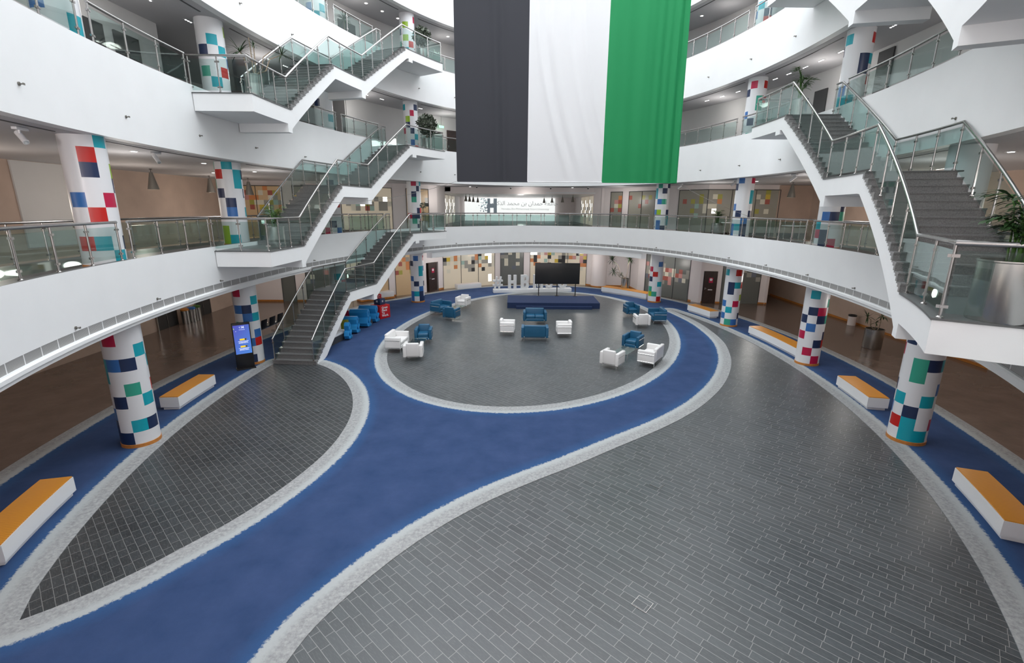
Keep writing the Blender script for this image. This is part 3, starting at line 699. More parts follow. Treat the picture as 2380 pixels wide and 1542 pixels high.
l2 = {
 'A': ([-66, -21, 24, 69], ['WWNCW', 'WWWCW', 'WBWWW', 'WLBWW', S, 'WWCWW', 'WKWWW', S, S]),
 'B': ([-61, -17, 27, 68], ['GWNWW', S, 'WWCWW', 'WGWRW', 'WWWWB', 'WNWCW', 'WWCWW', 'WWWWL', S]),
 'C': ([-66, -21, 24, 69], [S, 'WWWWC', 'WWWCW', S, 'WNWWW', S, 'WWWNW', 'WBWWW', S]),
 'D': ([-44, -6, 27, 70], ['WNWRW', 'WWBWW', 'WWWCW', 'KWNWW', 'WNWWC', 'WLWWW', 'WWKWW', 'CWWNW', S]),
 'E': ([-44, -6, 27, 70], ['WBWWW', 'WWRWW', S, 'WCWNW', S, 'WWGWW', 'WKWWW', S, S]),
 'F': ([-42, 0, 40, 80], ['WGWWW', 'WWWKW', 'WNWWW', 'BWWWW', 'WWGWW', 'WWGRW', 'NWWWW', 'WKWRW', S]),
 'G': ([-72, -29, 8, 53], ['WBWWW', 'WCCWW', 'WBWWW', 'WWWWR', 'WWWNW', 'WWWNC', 'NWWWW', 'WCWWR', S])}
l3 = {
 'C': ([-66, -21, 24, 69], ['WNWCW', 'WWCWW', 'WBWCW', 'WWWWW', 'WRWWW', S, S, S, S]),
 'D': ([-36, 9, 52, 80], ['WWWWW', S, 'WCWWW', 'GWRWW', 'WLWWW', 'NWWCW', 'WLWWW', 'WWWKW', S]),
 'E': ([-36, 9, 52, 80], ['WWWWW', 'WBWWW', 'WCWWW', 'GWRWW', 'WLWWW', 'NWWCW', S, S, S]),
 'F': ([-60, -15, 30, 75], ['WRWWW', 'WWRCW', 'BWNWW', 'WCWWW', 'WWCWW', 'WNWBW', 'WWCWW', 'WWWNW', S])}
WHERE = {'A': 'nearest on the left', 'B': 'second on the left', 'C': 'third on the left, behind the stairs', 'D': 'farthest on the left', 'E': 'farthest on the right', 'F': 'third on the right', 'G': 'second on the right', 'H': 'nearest on the right'}
for lv, (dct, z0, z1, nm) in enumerate(((gr, .012, B1, 'ground floor'), (l1, F1, B2, 'first floor'), (l2, F2, B3, 'second floor'), (l3, F3, B4, 'third floor'))):
    for k, (b, rows) in dct.items():
        lab = '%s column with coloured squares, %s' % (nm, WHERE[k])
        column(k, z0, z1, b, rows, lab, nm, lv*31+ord(k))

# ------------------------------------------------------------ railings
RH = 1.03
def post(p, zb, zt, th, t, w=.045):
    """upright with foot flange and glass clamps; th = direction of the run"""
    mb = MB(); h = zt-zb
    mb.lathe([(.022, 0), (.022, h)], (p[0], p[1], zb), 10)
    mb.lathe([(.045, 0), (.045, .012), (.024, .03)], (p[0], p[1], zb), 10)
    for z in (.16, h-.16):
        if h > .5: mb.box((p[0], p[1], zb+z), (.13, .035, .045), th); mb.box((p[0], p[1], zb+z), (.05, .06, .04), th)
    return mb.build('post', 'steel', t)
def railing(pts, label, group, z_post=None, spacing=1.1, first_low=0.0, nodes=None, foot=0.0, plabel=None):
    """pts: list of (x,y,zfloor) along the run. The rail follows floor height + RH."""
    P = [Vector(p) for p in pts]; d = [0]
    for a, b in zip(P, P[1:]): d.append(d[-1]+math.hypot(b.x-a.x, b.y-a.y))
    def at(s):
        for i in range(len(P)-1):
            if s <= d[i+1]+1e-9:
                k = (s-d[i])/max(1e-9, d[i+1]-d[i]); return P[i].lerp(P[i+1], k), i
        return P[-1], len(P)-2
    t = empty('glass_railing', (0, 0, 0), label=label, cat='railing', group=group)
    t.location = P[0]; o = P[0]
    L_ = d[-1]
    MB().tube([(p.x-o.x, p.y-o.y, p.z-o.z+RH) for p in P], .032, 10).build('handrail', 'steel', t)
    # post stations: corners (given as node distances) plus even spacing between
    nd = sorted(set([0, L_] + [d[i] for i in (nodes or [])])); st = []
    for a, b in zip(nd, nd[1:]):
        k = max(1, round((b-a)/spacing)); st += [a+(b-a)*i/k for i in range(k)]
    st.append(L_)
    for i, s in enumerate(st):
        ss = min(max(s, .03), L_-.03); p, j = at(ss); dv = P[j+1]-P[j]
        post((p.x-o.x, p.y-o.y), p.z-o.z+foot, p.z-o.z+RH-.01, math.atan2(dv.y, dv.x), t)
    for a, b in zip(st, st[1:]):
        if b-a < .16: continue
        s0, s1 = a+.045, b-.045; sm = [s0]+[x for x in d if s0+.02 < x < s1-.02]+[s1]
        mb = MB(); q = []
        for s in sm:
            p, j = at(s); dv = P[j+1]-P[j]; n = Vector((-dv.y, dv.x, 0)).normalized()*.006
            zt = p.z+RH-.10; zb = p.z+foot+.07
            q.append([(p.x-o.x+e*n.x, p.y-o.y+e*n.y, z-o.z) for e in (1, -1) for z in (zb, zt)])
        vs = [v for r in q for v in r]; fs = []
        for i in range(len(q)-1):
            k = i*4; m = k+4; fs += [(k, m, m+1, k+1), (k+2, k+3, m+3, m+2), (k, k+2, m+2, m), (k+1, m+1, m+3, k+3)]
        k = (len(q)-1)*4; fs += [(0, 1, 3, 2), (k, k+2, k+3, k+1)]
        mb.add(vs, fs); mb.build('glass_panel', 'glass', t)
    return t
SIDE = lambda a: 'left' if 26 < a < 70 else 'right'
def ring_rail(a0, a1, zf, label, group, off=.08, foot=0):
    pts = [P3(a, off, zf) for a in arange(a0, a1, .35)]
    return railing(pts, label, group, foot=foot)
gapc = .21
def runs(zones, skips):
    out = []
    for a0, a1 in zones:
        cuts = sorted([a0, a1]+[x for s in skips for x in s if a0 < x < a1])
        for x, y in zip(cuts, cuts[1:]):
            m = (x+y)/2
            if y-x > .45 and not any(s[0]-1e-6 <= m <= s[1]+1e-6 for s in skips): out.append((x, y))
    return out
colsk = [(a-gapc, a+gapc) for a in COLS.values()] + [(TOT+1.65-gapc, TOT+1.65+gapc), (TOT+8.15-gapc, TOT+8.15+gapc), (TOT+14.97-gapc, TOT+14.97+gapc)]
GN = {1: 'first floor', 2: 'second floor', 3: 'third floor'}
def near_txt(x, y):
    m = (x+y)/2 % TOT
    o = sorted(COLS.items(), key=lambda kv: min(abs(kv[1]-m), TOT-abs(kv[1]-m)))
    NM = dict(A='nearest left column', B='second left column', C='third left column', D='far left column', E='far right column', F='third right column', G='second right column', H='nearest right column')
    a, b = o[0][0], o[1][0]
    return NM[a], NM[b]
zones = {1: [(33.79, 62), (14.97+gapc, 33.39), (76.3, TOT+14.97)], 2: [(14.97+gapc, 60), (76.3, TOT+14.97)], 3: [(14.97+gapc, 48), (TOT+.5-4, TOT+14.97)]}
skips = {1: [(47.3, 49.95), (33.5, 37.15), (79.6, 82.24)], 2: [(47.3, 49.95), (33.5, 37.15), (TOT+.64, TOT+3.52), (79.6, 82.24)], 3: [(33.5, 37.15), (TOT+.64, TOT+3.52)]}
for k, zf in ((1, T1-.13), (2, T2-.19), (3, T3-.16)):
    up = {1: .13, 2: .19, 3: .16}[k]
    for i, (x, y) in enumerate(runs(zones[k], colsk+skips[k])):
        A_, B_ = near_txt(x, y); w = 'long' if y-x > 8 else ('short' if y-x < 2 else 'curved')
        ring_rail(x, y, zf, '%s glass railing, %s edge, between %s and %s' % (w, GN[k], A_, B_) if y-x > 1.2 else '%s glass railing stub on %s edge beside %s' % (w, GN[k], A_), 'glass railings round the atrium edge', foot=up)
# railing along the outer void of the first floor walkway
for nm, a0, a1 in (('left', 34.6, 61), ('far', 21.2, 29.0), ('right', 78, TOT+12.6)):
    ring_rail(a0, a1, F1, 'rear glass railing of the first floor walkway, %s' % ('before the bright lobby' if nm == 'far' else nm + ' side before the brown wall'), 'rear walkway railings', off=3.0)

# ------------------------------------------------------------ staircases
OI, OO = -1.8, -.02
def staircase(label, a0, dr, S_, z0, zm, z1, has_base, rail_lab, gname, vis_n=14):
    """S_: distances along the ring of [flight end, landing end, top, platform end]"""
    s1, s2, s3, s4 = S_; nr = 14
    t = empty('staircase', P3(a0, OI, max(z0, 0)), label=label, cat='staircase', group=gname); o = Vector(t.location)
    W = lambda s, off, z: (lambda p: (p[0]-o.x, p[1]-o.y, z-o.z))(PT(a0+dr*s, off))
    segs = []     # (sa, sb, ztop)
    if has_base: segs += [(a, b, z0) for a, b in zip(np.linspace(-2.65, 0, 9), np.linspace(-2.65, 0, 9)[1:])]
    def flight(sa, sb, za, zb):
        n = nr-1; r = (zb-za)/nr
        return [(sa+(sb-sa)*i/n, sa+(sb-sa)*(i+1)/n, za+r*(i+1)) for i in range(n)]
    f1 = flight(0, s1, z0, zm); f2 = flight(s2, s3, zm, z1)
    land = [(a, b, zm) for a, b in zip(np.linspace(s1, s2, 9), np.linspace(s1, s2, 9)[1:])]
    plat = [(a, b, z1) for a, b in zip(np.linspace(s3, s4, 11), np.linspace(s3, s4, 11)[1:])]
    sl1 = (zm-z0)/s1; sl2 = (z1-zm)/(s3-s2)
    def zb(s):
        if s < 0: return z0-(.80 if s > -.30 else .52)
        if s < s1: return max(z0-.65+sl1*s, z0 if z0 < .5 else -9)
        if s < s2-.32: return min(zm-.50, z0-.65+sl1*s)
        if s < s2: return zm-.80
        if s < s3: return zm-.65+sl2*(s-s2)
        if s3+.42 < s < s3+.78: return z1-.60
        return min(z1-.46, zm-.65+sl2*(s-s2))
    allseg = segs+f1+land+f2+plat
    # refine bottoms at beam edges
    cuts = sorted([-.30, s2-.32, s1+.22, s3+.2, s3+.42, s3+.78])
    fine = []
    for a, b, z in allseg:
        cs = [a]+[c for c in cuts if a+1e-3 < c < b-1e-3]+[b]
        fine += [(x, y, z) for x, y in zip(cs, cs[1:])]
    mb = MB(); prev = None; e = 1e-4
    for i, (a, b, z) in enumerate(fine):
        za, zbb = zb(a+e), zb(b-e)
        zt = z-.03
        v = [W(a, OI, za), W(b, OI, zbb), W(b, OI, zt), W(a, OI, zt), W(a, OO, za), W(b, OO, zbb), W(b, OO, zt), W(a, OO, zt)]
        fs = [(0, 1, 2, 3), (7, 6, 5, 4), (0, 4, 5, 1), (3, 2, 6, 7)]
        mb.add(v, fs)
        if i == 0: mb.add([W(a, OI, za), W(a, OO, za), W(a, OO, zt), W(a, OI, zt)], [(0, 1, 2, 3)])
        if i == len(fine)-1: mb.add([W(b, OI, zbb), W(b, OO, zbb), W(b, OO, zt), W(b, OI, zt)], [(3, 2, 1, 0)])
        if prev is not None:
            pz, pt = prev
            if abs(pt-zt) > 1e-3: lo, hi = sorted((pt, zt)); mb.add([W(a, OI, lo), W(a, OO, lo), W(a, OO, hi), W(a, OI, hi)], [(0, 1, 2, 3)])
            if abs(pz-za) > 1e-3: lo, hi = sorted((pz, za)); mb.add([W(a, OI, lo), W(a, OO, lo), W(a, OO, hi), W(a, OI, hi)], [(0, 1, 2, 3)])
        prev = (zbb, zt)
    mb.build('stair_body', 'white', t, smooth=False)
    # dark stone steps: tread slab with nosing and riser
    for fl_, r in ((f1, (zm-z0)/nr), (f2, (z1-zm)/nr)):
        for i, (a, b, z) in enumerate(fl_):
            m2 = MB(); oi, oo = OI-.03, OO+.0
            def slabm(sa, sb, za, zb2):
                v = [W(sa, oi, za), W(sb, oi, za), W(sb, oo, za), W(sa, oo, za), W(sa, oi, zb2), W(sb, oi, zb2), W(sb, oo, zb2), W(sa, oo, zb2)]
                m2.add(v, [(3, 2, 1, 0), (4, 5, 6, 7), (0, 1, 5, 4), (1, 2, 6, 5), (2, 3, 7, 6), (3, 0, 4, 7)])
            slabm(a-.035, b+.01, z-.03, z); slabm(a-.012, a+.10, z-r+.002, z-.03)
            slabm(a+.10, b-.10 if b-a > .25 else b-.06, z-.085, z-.03)
            m2.build('step', 'tread', t, smooth=False)
        a, b, z = fl_[-1]; m2 = MB(); oi, oo = OI-.03, OO
        def slabm(sa, sb, za, zb2):
            v = [W(sa, oi, za), W(sb, oi, za), W(sb, oo, za), W(sa, oo, za), W(sa, oi, zb2), W(sb, oi, zb2), W(sb, oo, zb2), W(sa, oo, zb2)]
            m2.add(v, [(3, 2, 1, 0), (4, 5, 6, 7), (0, 1, 5, 4), (1, 2, 6, 5), (2, 3, 7, 6), (3, 0, 4, 7)])
        slabm(b-.012, b+.10, z+.002, z+r-.03); m2.build('riser', 'tread', t, smooth=False)
    def deck(sa, sb, z, nm):
        m2 = MB(); S2 = list(np.linspace(sa, sb, 12)); n = len(S2)
        vs = []
        for s in S2: vs += [W(s, OI-.02, z), W(s, OO+.1, z), W(s, OO+.1, z-.03), W(s, OI-.02, z-.03)]
        fs = [(i*4+p, i*4+q, i*4+4+q, i*4+4+p) for i in range(n-1) for p, q in ((0, 1), (1, 2), (2, 3), (3, 0))]+[(0, 1, 2, 3), tuple((n-1)*4+k for k in (3, 2, 1, 0))]
        m2.add(vs, fs); m2.build(nm, 'capst', t, smooth=False)
    deck(s1-.035, s2, zm, 'landing_slab'); deck(s3-.035, s4+.02, z1, 'platform_slab')
    if has_base: deck(-2.67, 0, z0, 'platform_slab')
    # railings
    G = 'railings of the staircases'
    def zf(s):
        if s <= 0: return z0
        if s < s1: return z0+(zm-z0)*(s/s1)
        if s < s2: return zm
        if s < s3: return zm+(z1-zm)*((s-s2)/(s3-s2))
        return z1
    def rl(S3, off): return [P3(a0+dr*s, off, zf(s)) for s in S3]
    SI = [0]+list(np.linspace(0, s1, 9))[1:]+list(np.linspace(s1, s2, 7))[1:]+list(np.linspace(s2, s3, 9))[1:]+list(np.linspace(s3, s4-.06, 9))[1:]
    pre = []
    if has_base:
        pre = [P3(a0-dr*2.58, x, z0) for x in (.06, -.8, OI+.08)]+[P3(a0+dr*s, OI+.08, z0) for s in np.linspace(-2.58, 0, 7)[1:-1]]
    pin = pre+rl(SI, OI+.08)+[P3(a0+dr*(s4-.06), x, z1) for x in (-.9, .06)]
    k0 = len(pre); nds = [k0, k0+8, k0+14, k0+22, k0+30]
    if has_base: nds.append(2)
    railing(pin, rail_lab + ', open atrium side', G, nodes=nds, spacing=.95)
    SO = [0]+list(np.linspace(0, s1, 9))[1:]+list(np.linspace(s1, s2, 7))[1:]+list(np.linspace(s2, s3, 9))[1:]
    pout = rl(SO, -.10)
    pout = pout+[P3(a0+dr*(s3+.35), -.10, z1)]
    railing(pout, rail_lab + ', gallery side', G, nodes=[0, 8, 14, 22], spacing=.95)
    return t
GS = 'dark stepped white staircases along the atrium'
staircase('lowest left staircase with dark steps rising from the ground floor', 47.3, -1, (3.5, 6.3, 10.15, 13.8), 0, 2.42, 4.75, False, 'glass and steel railing of the lowest left staircase', GS)
staircase('middle left staircase with dark steps rising from the first floor platform', 47.3, -1, (3.55, 6.35, 10.2, 13.85), 4.75, 7.09, 9.43, True, 'glass and steel railing of the middle left staircase', GS)
staircase('upper left staircase with dark steps rising from the second floor platform', 47.3, -1, (3.6, 6.4, 10.2, 13.85), 9.5, 11.82, 14.18, True, 'glass and steel railing of the upper left staircase', GS)
staircase('large right staircase with dark steps rising from the first floor palm platform', 82.24, 1, (3.89, 6.94, 10.68, 13.6), 4.75, 7.09, 9.43, True, 'glass and steel railing of the large right staircase', GS)
staircase('upper right staircase seen from below at the top right corner', 82.24, 1, (3.89, 6.94, 10.68, 13.6), 9.5, 11.82, 14.18, True, 'glass and steel railing of the upper right staircase', GS)

# ------------------------------------------------------------ lounge furniture
def lounge(two, leather, label, x, y, face, group):
    """tubular-frame club chair or two-seat sofa; local +y is the front"""
    W_ = 1.30 if two else .80; D_ = .72; hw = W_/2
    nm = 'lounge_sofa' if two else 'lounge_armchair'
    t = empty(nm, (x, y, 0), face-PI/2, label=label, cat='sofa' if two else 'armchair', group=group)
    mb = MB(); lx = hw-.075; ly = D_/2-.03
    for sx in (-1, 1):
        for sy in (-1, 1): mb.tube([(sx*lx, sy*ly, 0), (sx*lx, sy*ly, .50)], .014, 8)
    for z in (.20, .47):
        for sx in (-1, 1): mb.tube([(sx*lx, -ly, z), (sx*(hw+.006), -ly, z), (sx*(hw+.006), ly, z), (sx*lx, ly, z)], .011, 7)
    mb.tube([(-lx, -ly, .20), (lx, -ly, .20)], .011, 7); mb.tube([(-lx, ly, .20), (lx, ly, .20)], .011, 7)
    mb.build('frame', 'chrome', t)
    aw = .145
    for sx in (-1, 1):
        MB().rbox((sx*(hw-aw/2), -.0, .375), (aw, D_-.02, .44), .035).build('armrest', leather, t)
    iw = W_-2*aw-.01
    MB().rbox((0, .02, .215), (iw, D_-.06, .13), .03).build('base_cushion', leather, t)
    n = 2 if two else 1
    for i in range(n):
        w = iw/n; MB().rbox(((i-(n-1)/2)*w, .06, .345), (w-.004, D_-.16, .14), .04).build('seat_cushion', leather, t)
    m = MB().rbox((0, -D_/2+.085, .43), (iw+.02, .15, .50), .04)
    k = [(X, Y-(Z-.2)*.10, Z) for X, Y, Z in m.v]; m.v = k; m.build('backrest', leather, t)
    t.scale = (1, 1, 1.17)
    return t
def fa(d): return R(d)
GL, GR, GC, GF, GQ = 'lounge seats by the left edge, near group', 'lounge seats on the right, near group', 'central lounge seats facing the stage', 'lounge seats on the left, far group', 'lounge seats on the right, far group'
lounge(True, 'wleath', 'white leather two-seat sofa on the left edge of the slate circle', -5.12, 20.75, fa(-6), GL)
lounge(False, 'wleath', 'white armchair seen from behind, left near group, beside the white sofa', -4.10, 19.28, fa(95), GL)
lounge(False, 'bleath', 'blue armchair facing forward in the left near group behind the glass table', -4.16, 21.98, fa(-86), GL)
lounge(True, 'bleath', 'blue sofa turned sideways in the far left group near the carpet edge', -4.25, 28.25, fa(-28), GF)
lounge(False, 'bleath', 'blue armchair seen from behind in the far left group', -3.42, 26.62, fa(72), GF)
lounge(False, 'wleath', 'white armchair facing forward in the far left group, nearest the stage', -3.12, 30.1, fa(-108), GF)
lounge(False, 'wleath', 'white armchair turned right, left of the two central blue sofas', -.22, 23.5, fa(-5), GC)
lounge(False, 'wleath', 'white armchair turned left, right of the two central blue sofas', 2.56, 23.25, fa(181), GC)
lounge(True, 'bleath', 'central blue sofa seen from behind, nearer of the central pair', 1.10, 22.5, fa(88), GC)
lounge(True, 'bleath', 'central blue sofa facing forward, closer to the stage', 1.25, 26.0, fa(-90), GC)
lounge(False, 'bleath', 'blue armchair facing forward in the far right group beside the stage', 7.05, 28.0, fa(-84), GQ)
lounge(False, 'wleath', 'white armchair seen from behind in the far right group', 6.95, 25.22, fa(90), GQ)
lounge(True, 'bleath', 'blue sofa turned sideways in the far right group near the carpet edge', 8.13, 26.45, fa(180), GQ)
lounge(False, 'wleath', 'white armchair seen from behind in the right near group', 4.02, 18.42, fa(55), GR)
lounge(False, 'bleath', 'blue armchair facing forward in the right near group behind the glass table', 5.46, 20.98, fa(236), GR)
lounge(True, 'wleath', 'white leather two-seat sofa on the right edge of the slate circle', 5.70, 18.95, fa(147), GR)
def ctable(x, y, w, d, rz, label):
    t = empty('coffee_table', (x, y, 0), rz, label=label, cat='table', group='glass coffee tables among the lounge seats'); h = .36
    mb = MB(); a, b = w/2-.012, d/2-.012
    for sx in (-1, 1):
        for sy in (-1, 1): mb.tube([(sx*a, sy*b, 0), (sx*a, sy*b, h)], .013, 8)
    mb.tube([(-a, -b, h-.01), (a, -b, h-.01), (a, b, h-.01), (-a, b, h-.01)], .012, 7, closed=True)
    mb.build('frame', 'chrome', t); MB().box((0, 0, h+.008), (w, d, .012)).build('glass_top', 'glass', t, False)
ctable(-4.20, 20.75, .62, 1.1, R(2), 'low glass coffee table between blue and white chairs, left near group')
ctable(-3.28, 28.45, .6, 1.1, R(-18), 'low glass coffee table in the far left lounge group')
ctable(7.12, 26.6, .6, 1.05, R(2), 'low glass coffee table in the far right lounge group')
ctable(4.80, 19.62, .64, 1.1, R(-34), 'low glass coffee table in the right near lounge group')

# ------------------------------------------------------------ stage, display screen, big letters
t = empty('stage', (2.62, 31.3, 0), label='low blue carpeted stage with a front step on the slate circle', cat='stage')
MB().box((0, 0, .18), (5.86, 2.64, .36)).build('platform', 'stage', t, False)
MB().box((.02, -1.44, .085), (4.78, .24, .17)).build('front_step', 'stage', t, False)
t = empty('display_screen', (3.03, 32.5, .36), label='large switched-off black display screen on three thin posts behind the stage', cat='screen')
MB().rbox((0, 0, 1.53), (3.02, .10, 1.40), .015).build('screen_panel', 'screen_off', t)
mb = MB(); mb.box((0, .0, 2.235), (3.04, .11, .012)); mb.box((0, 0, .83), (3.04, .11, .012)); mb.build('bezel', 'black', t, False)
for x in (-1.24, .01, 1.26): MB().box((x, .06, .5), (.06, .06, 1.0)).box((x, .06, .01), (.25, .3, .02)).build('post', 'black', t, False)
yl = math.atan2(.96, 5.9); ca, sa = math.cos(yl), math.sin(yl)
def lp(u, v): return (-1.39+u*ca-v*sa, 35.38+u*sa+v*ca)
p = lp(2.99, .25); t = empty('letter_plinth', (p[0], p[1], .012), yl, label='long low white plinth carrying the big white letters behind the stage', cat='plinth')
MB().rbox((0, 0, .13), (5.98, .5, .26), .01).build('plinth_body', 'white2', t)
GW = 'big white freestanding letters'
def letter(u, label, build):
    p = lp(u, .2); mb = MB(); build(mb); o = mb.build('letter', 'white2', smooth=False); o.location = (p[0], p[1], .273); o.rotation_euler.z = yl
    tag(o, label, 'letter', GW)
Hh = 1.05
def bx(mb, x, z, w, h, sh=0): 
    d = .12
    vs = [(x-w/2+sh*(zz-z-0), yy, zz) for zz in (z-h/2, z+h/2) for yy in (-d, d)]
    v = []
    for zz in (z-h/2, z+h/2):
        k = sh*(zz-Hh/2)
        v += [(x-w/2+k, -d, zz), (x+w/2+k, -d, zz), (x+w/2+k, d, zz), (x-w/2+k, d, zz)]
    mb.add(v, [(3, 2, 1, 0), (4, 5, 6, 7), (0, 1, 5, 4), (1, 2, 6, 5), (2, 3, 7, 6), (3, 0, 4, 7)])
def hashb(mb):
    for x in (-.14, .16): bx(mb, x, .47, .12, .94, .16)
    for z in (.32, .64): bx(mb, 0, z, .74, .12)
letter(.34, 'white hash sign standing leftmost on the white plinth', hashb)
def Hb(mb):
    for x in (-.21, .21): bx(mb, x, Hh/2, .20, Hh)
    bx(mb, 0, Hh/2, .24, .2)
letter(1.43, 'white letter H standing on the white plinth', Hb)
def arc_shape(mb, outer_, holes):
    """extrude an outline polygon with holes via a filled curve"""
    cu = bpy.data.curves.new('c', 'CURVE'); cu.dimensions = '2D'; cu.fill_mode = 'BOTH'; cu.extrude = .12
    for pl in [outer_]+holes:
        sp = cu.splines.new('POLY'); sp.points.add(len(pl)-1); sp.use_cyclic_u = True
        for q, (x, z) in zip(sp.points, pl): q.co = (x, z, 0, 1)
    ob = bpy.data.objects.new('c', cu); COL.objects.link(ob); dg = bpy.context.evaluated_depsgraph_get()
    me = bpy.data.meshes.new_from_object(ob.evaluated_get(dg)); bpy.data.objects.remove(ob)
    mb.add([(v.co.x, v.co.z, v.co.y) for v in me.vertices], [tuple(p.vertices) for p in me.polygons])
def rrect(x0, x1, z0, z1, r, cor=(1, 1, 1, 1), n=6):
    o = []
    for (cx_, cz_, a0, k) in ((x1-r, z0+r, -PI/2, 0), (x1-r, z1-r, 0, 1), (x0+r, z1-r, PI/2, 2), (x0+r, z0+r, PI, 3)):
        if cor[k]: o += [(cx_+r*math.cos(a0+PI/2*i/n), cz_+r*math.sin(a0+PI/2*i/n)) for i in range(n+1)]
        else: o.append([(x1, z0), (x1, z1), (x0, z1), (x0, z0)][k])
    return o
def Bb(mb):
    out = [(-.30, 0)]+[(.10+.21*math.cos(a), .27+.27*math.sin(a)) for a in np.linspace(-PI/2, PI/2.3, 9)]+[(.08+.21*math.cos(a), .79+.26*math.sin(a)) for a in np.linspace(-PI/2.4, PI/2, 9)]+[(-.30, Hh)]
    arc_shape(mb, out, [rrect(-.08, .08, .17, .43, .06), rrect(-.08, .07, .64, .88, .06)])
letter(2.38, 'white letter B standing on the white plinth', Bb)
def Mb_(mb): arc_shape(mb, [(-.36, 0), (-.17, 0), (-.17, .62), (-.06, .12), (.06, .12), (.17, .62), (.17, 0), (.36, 0), (.36, Hh), (.14, Hh), (0, .5), (-.14, Hh), (-.36, Hh)], [])
letter(3.40, 'white letter M on the plinth, partly hidden by the black display', Mb_)
def Sb(mb):
    import itertools
    o = rrect(-.29, .29, 0, Hh, .25); arc_shape(mb, o, [rrect(-.10, .10, .20, .44, .06), rrect(-.10, .10, .62, .86, .06)])
    for i, v in enumerate(mb.v): pass
letter(4.25, 'white rounded letter S on the plinth, upper half hidden by the display', lambda mb: [mb.tube([(x, 0, z) for x, z in [(.19, .78), (.17, .88), (0, .95), (-.17, .88), (-.18, .74), (-.08, .60), (.10, .46), (.19, .32), (.16, .16), (0, .10), (-.17, .16), (-.19, .28)]], .10, 8)])
def Ub(mb): arc_shape(mb, [(-.33, Hh), (-.33, .30)]+[(.33*math.cos(a), .33+.33*math.sin(a)) for a in np.linspace(PI*1.05, PI*1.95, 12)]+[(.33, .30), (.33, Hh), (.12, Hh), (.12, .34)]+[(.12*math.cos(a), .32+.12*math.sin(a)) for a in np.linspace(0, -PI, 8)]+[(-.12, Hh)], [])
letter(5.30, 'white letter U on the plinth, rightmost, upper half hidden by the display', Ub)

# ------------------------------------------------------------ curved benches
def bench(a0, a1, o0, o1, label, h=.45, wood=True, group='curved white benches with orange wooden tops'):
    a0, a1 = sorted((a0, a1)); am = (a0+a1)/2; c = PT(am, (o0+o1)/2)
    t = empty('bench', (c[0], c[1], .012), heading(am), label=label, cat='bench', group=group)
    inv = t.matrix_basis.inverted() if False else None
    ca_, sa_ = math.cos(-heading(am)), math.sin(-heading(am))
    def loc(mb):
        mb.v = [((x-c[0])*ca_-(y-c[1])*sa_, (x-c[0])*sa_+(y-c[1])*ca_, z) for x, y, z in mb.v]; return mb
    s = .25
    mb = MB(); band(mb, [(o0+.05, 0), (o0+.05, .10), (o1-.05, .10), (o1-.05, 0)], a0+.05, a1-.05, s); loc(mb).build('plinth', 'white2', t)
    mb = MB(); band(mb, [(o0, .09), (o0, h-.035), (o1, h-.035), (o1, .09)], a0, a1, s); loc(mb).build('bench_body', 'white2', t)
    mb = MB(); band(mb, [(o0+.012, h-.034), (o0+.012, h-.012), (o1-.012, h-.012), (o1-.012, h-.034)], a0+.012, a1-.012, s); loc(mb).build('seat_top', 'wood' if wood else 'white2', t)
bench(56.35, 58.6, .68, 1.28, 'curved wooden-topped bench at the left picture edge, nearest the camera')
bench(49.85, 51.87, .68, 1.24, 'curved wooden-topped bench on the left between the two patterned columns')
bench(89.15, 91.2, .50, 1.10, 'curved wooden-topped bench on the right beside the nearest right column')
bench(82.75, 84.83, .65, 1.25, 'curved wooden-topped bench at the right picture edge')
bench(2.3, 6.25, .70, 1.32, 'longest curved wooden-topped bench on the right, ending behind a column')
bench(9.75, 11.8, .72, 1.30, 'curved wooden-topped bench in front of the right dark door')
bench(15.65, 19.3, .85, 1.65, 'long white bench with wooden top carrying the spiky plant, far right')
t = empty('planter_box', (-3.6, 37.85, .012), math.atan2(1.1, 1.85), label='low white planter bench against the frosted glass, far left', cat='bench')
MB().rbox((0, -.25, .18), (2.05, .55, .34), .01).build('bench_body', 'white2', t); MB().box((0, -.25, .362), (2.0, .5, .02)).build('seat_top', 'wallp', t, False)
t = empty('platform_step', (-9.35, 32.6, .012), R(42), label='low white platform with orange base at the far left under the staircase', cat='platform')
MB().rbox((0, 0, .30), (2.4, .7, .36), .01).build('platform_body', 'white2', t); MB().box((0, 0, .06), (2.44, .74, .12)).build('platform_base', 'orange', t, False)

# ------------------------------------------------------------ plants
def pot(t, r, h, mat='pot'):
    MB().lathe([(r*.98, 0), (r, .02), (r, h-.03), (r*1.03, h-.02), (r*1.03, h), (r*.94, h), (r*.94, h-.05)], (0, 0, 0), 32, cap=False).lathe([(r*.98, 0), (.001, .0)], (0, 0, 0), 32, cap=False).build('planter_pot', mat, t)
    MB().lathe([(r*.95, h-.06), (.001, h-.04)], (0, 0, 0), 24, cap=False).build('soil', 'soil', t)
def blade(mb, base, az, el, L, w, droop, n=5, fold=0):
    p = Vector(base); d = Vector((math.cos(az)*math.cos(el), math.sin(az)*math.cos(el), math.sin(el))); side = Vector((-math.sin(az), math.cos(az), 0)); vs = []
    for i in range(n+1):
        k = i/n; ww = w*math.sin(PI*min(1, .12+k*.88))**.6 if k < 1 else .001
        vs += [p-side*ww/2, p+side*ww/2]; p = p+d*(L/n); d = (d+Vector((0, 0, -droop/n))).normalized()
    mb.add(vs, [(2*i, 2*i+1, 2*i+3, 2*i+2) for i in range(n)])
def rosette(mb, c, r, n, L, w, droop):
    for i in range(n): blade(mb, c, r.uniform(0, 2*PI), r.uniform(-.45, 1.25), L*r.uniform(.75, 1.1), w, droop*r.uniform(.6, 1.4))
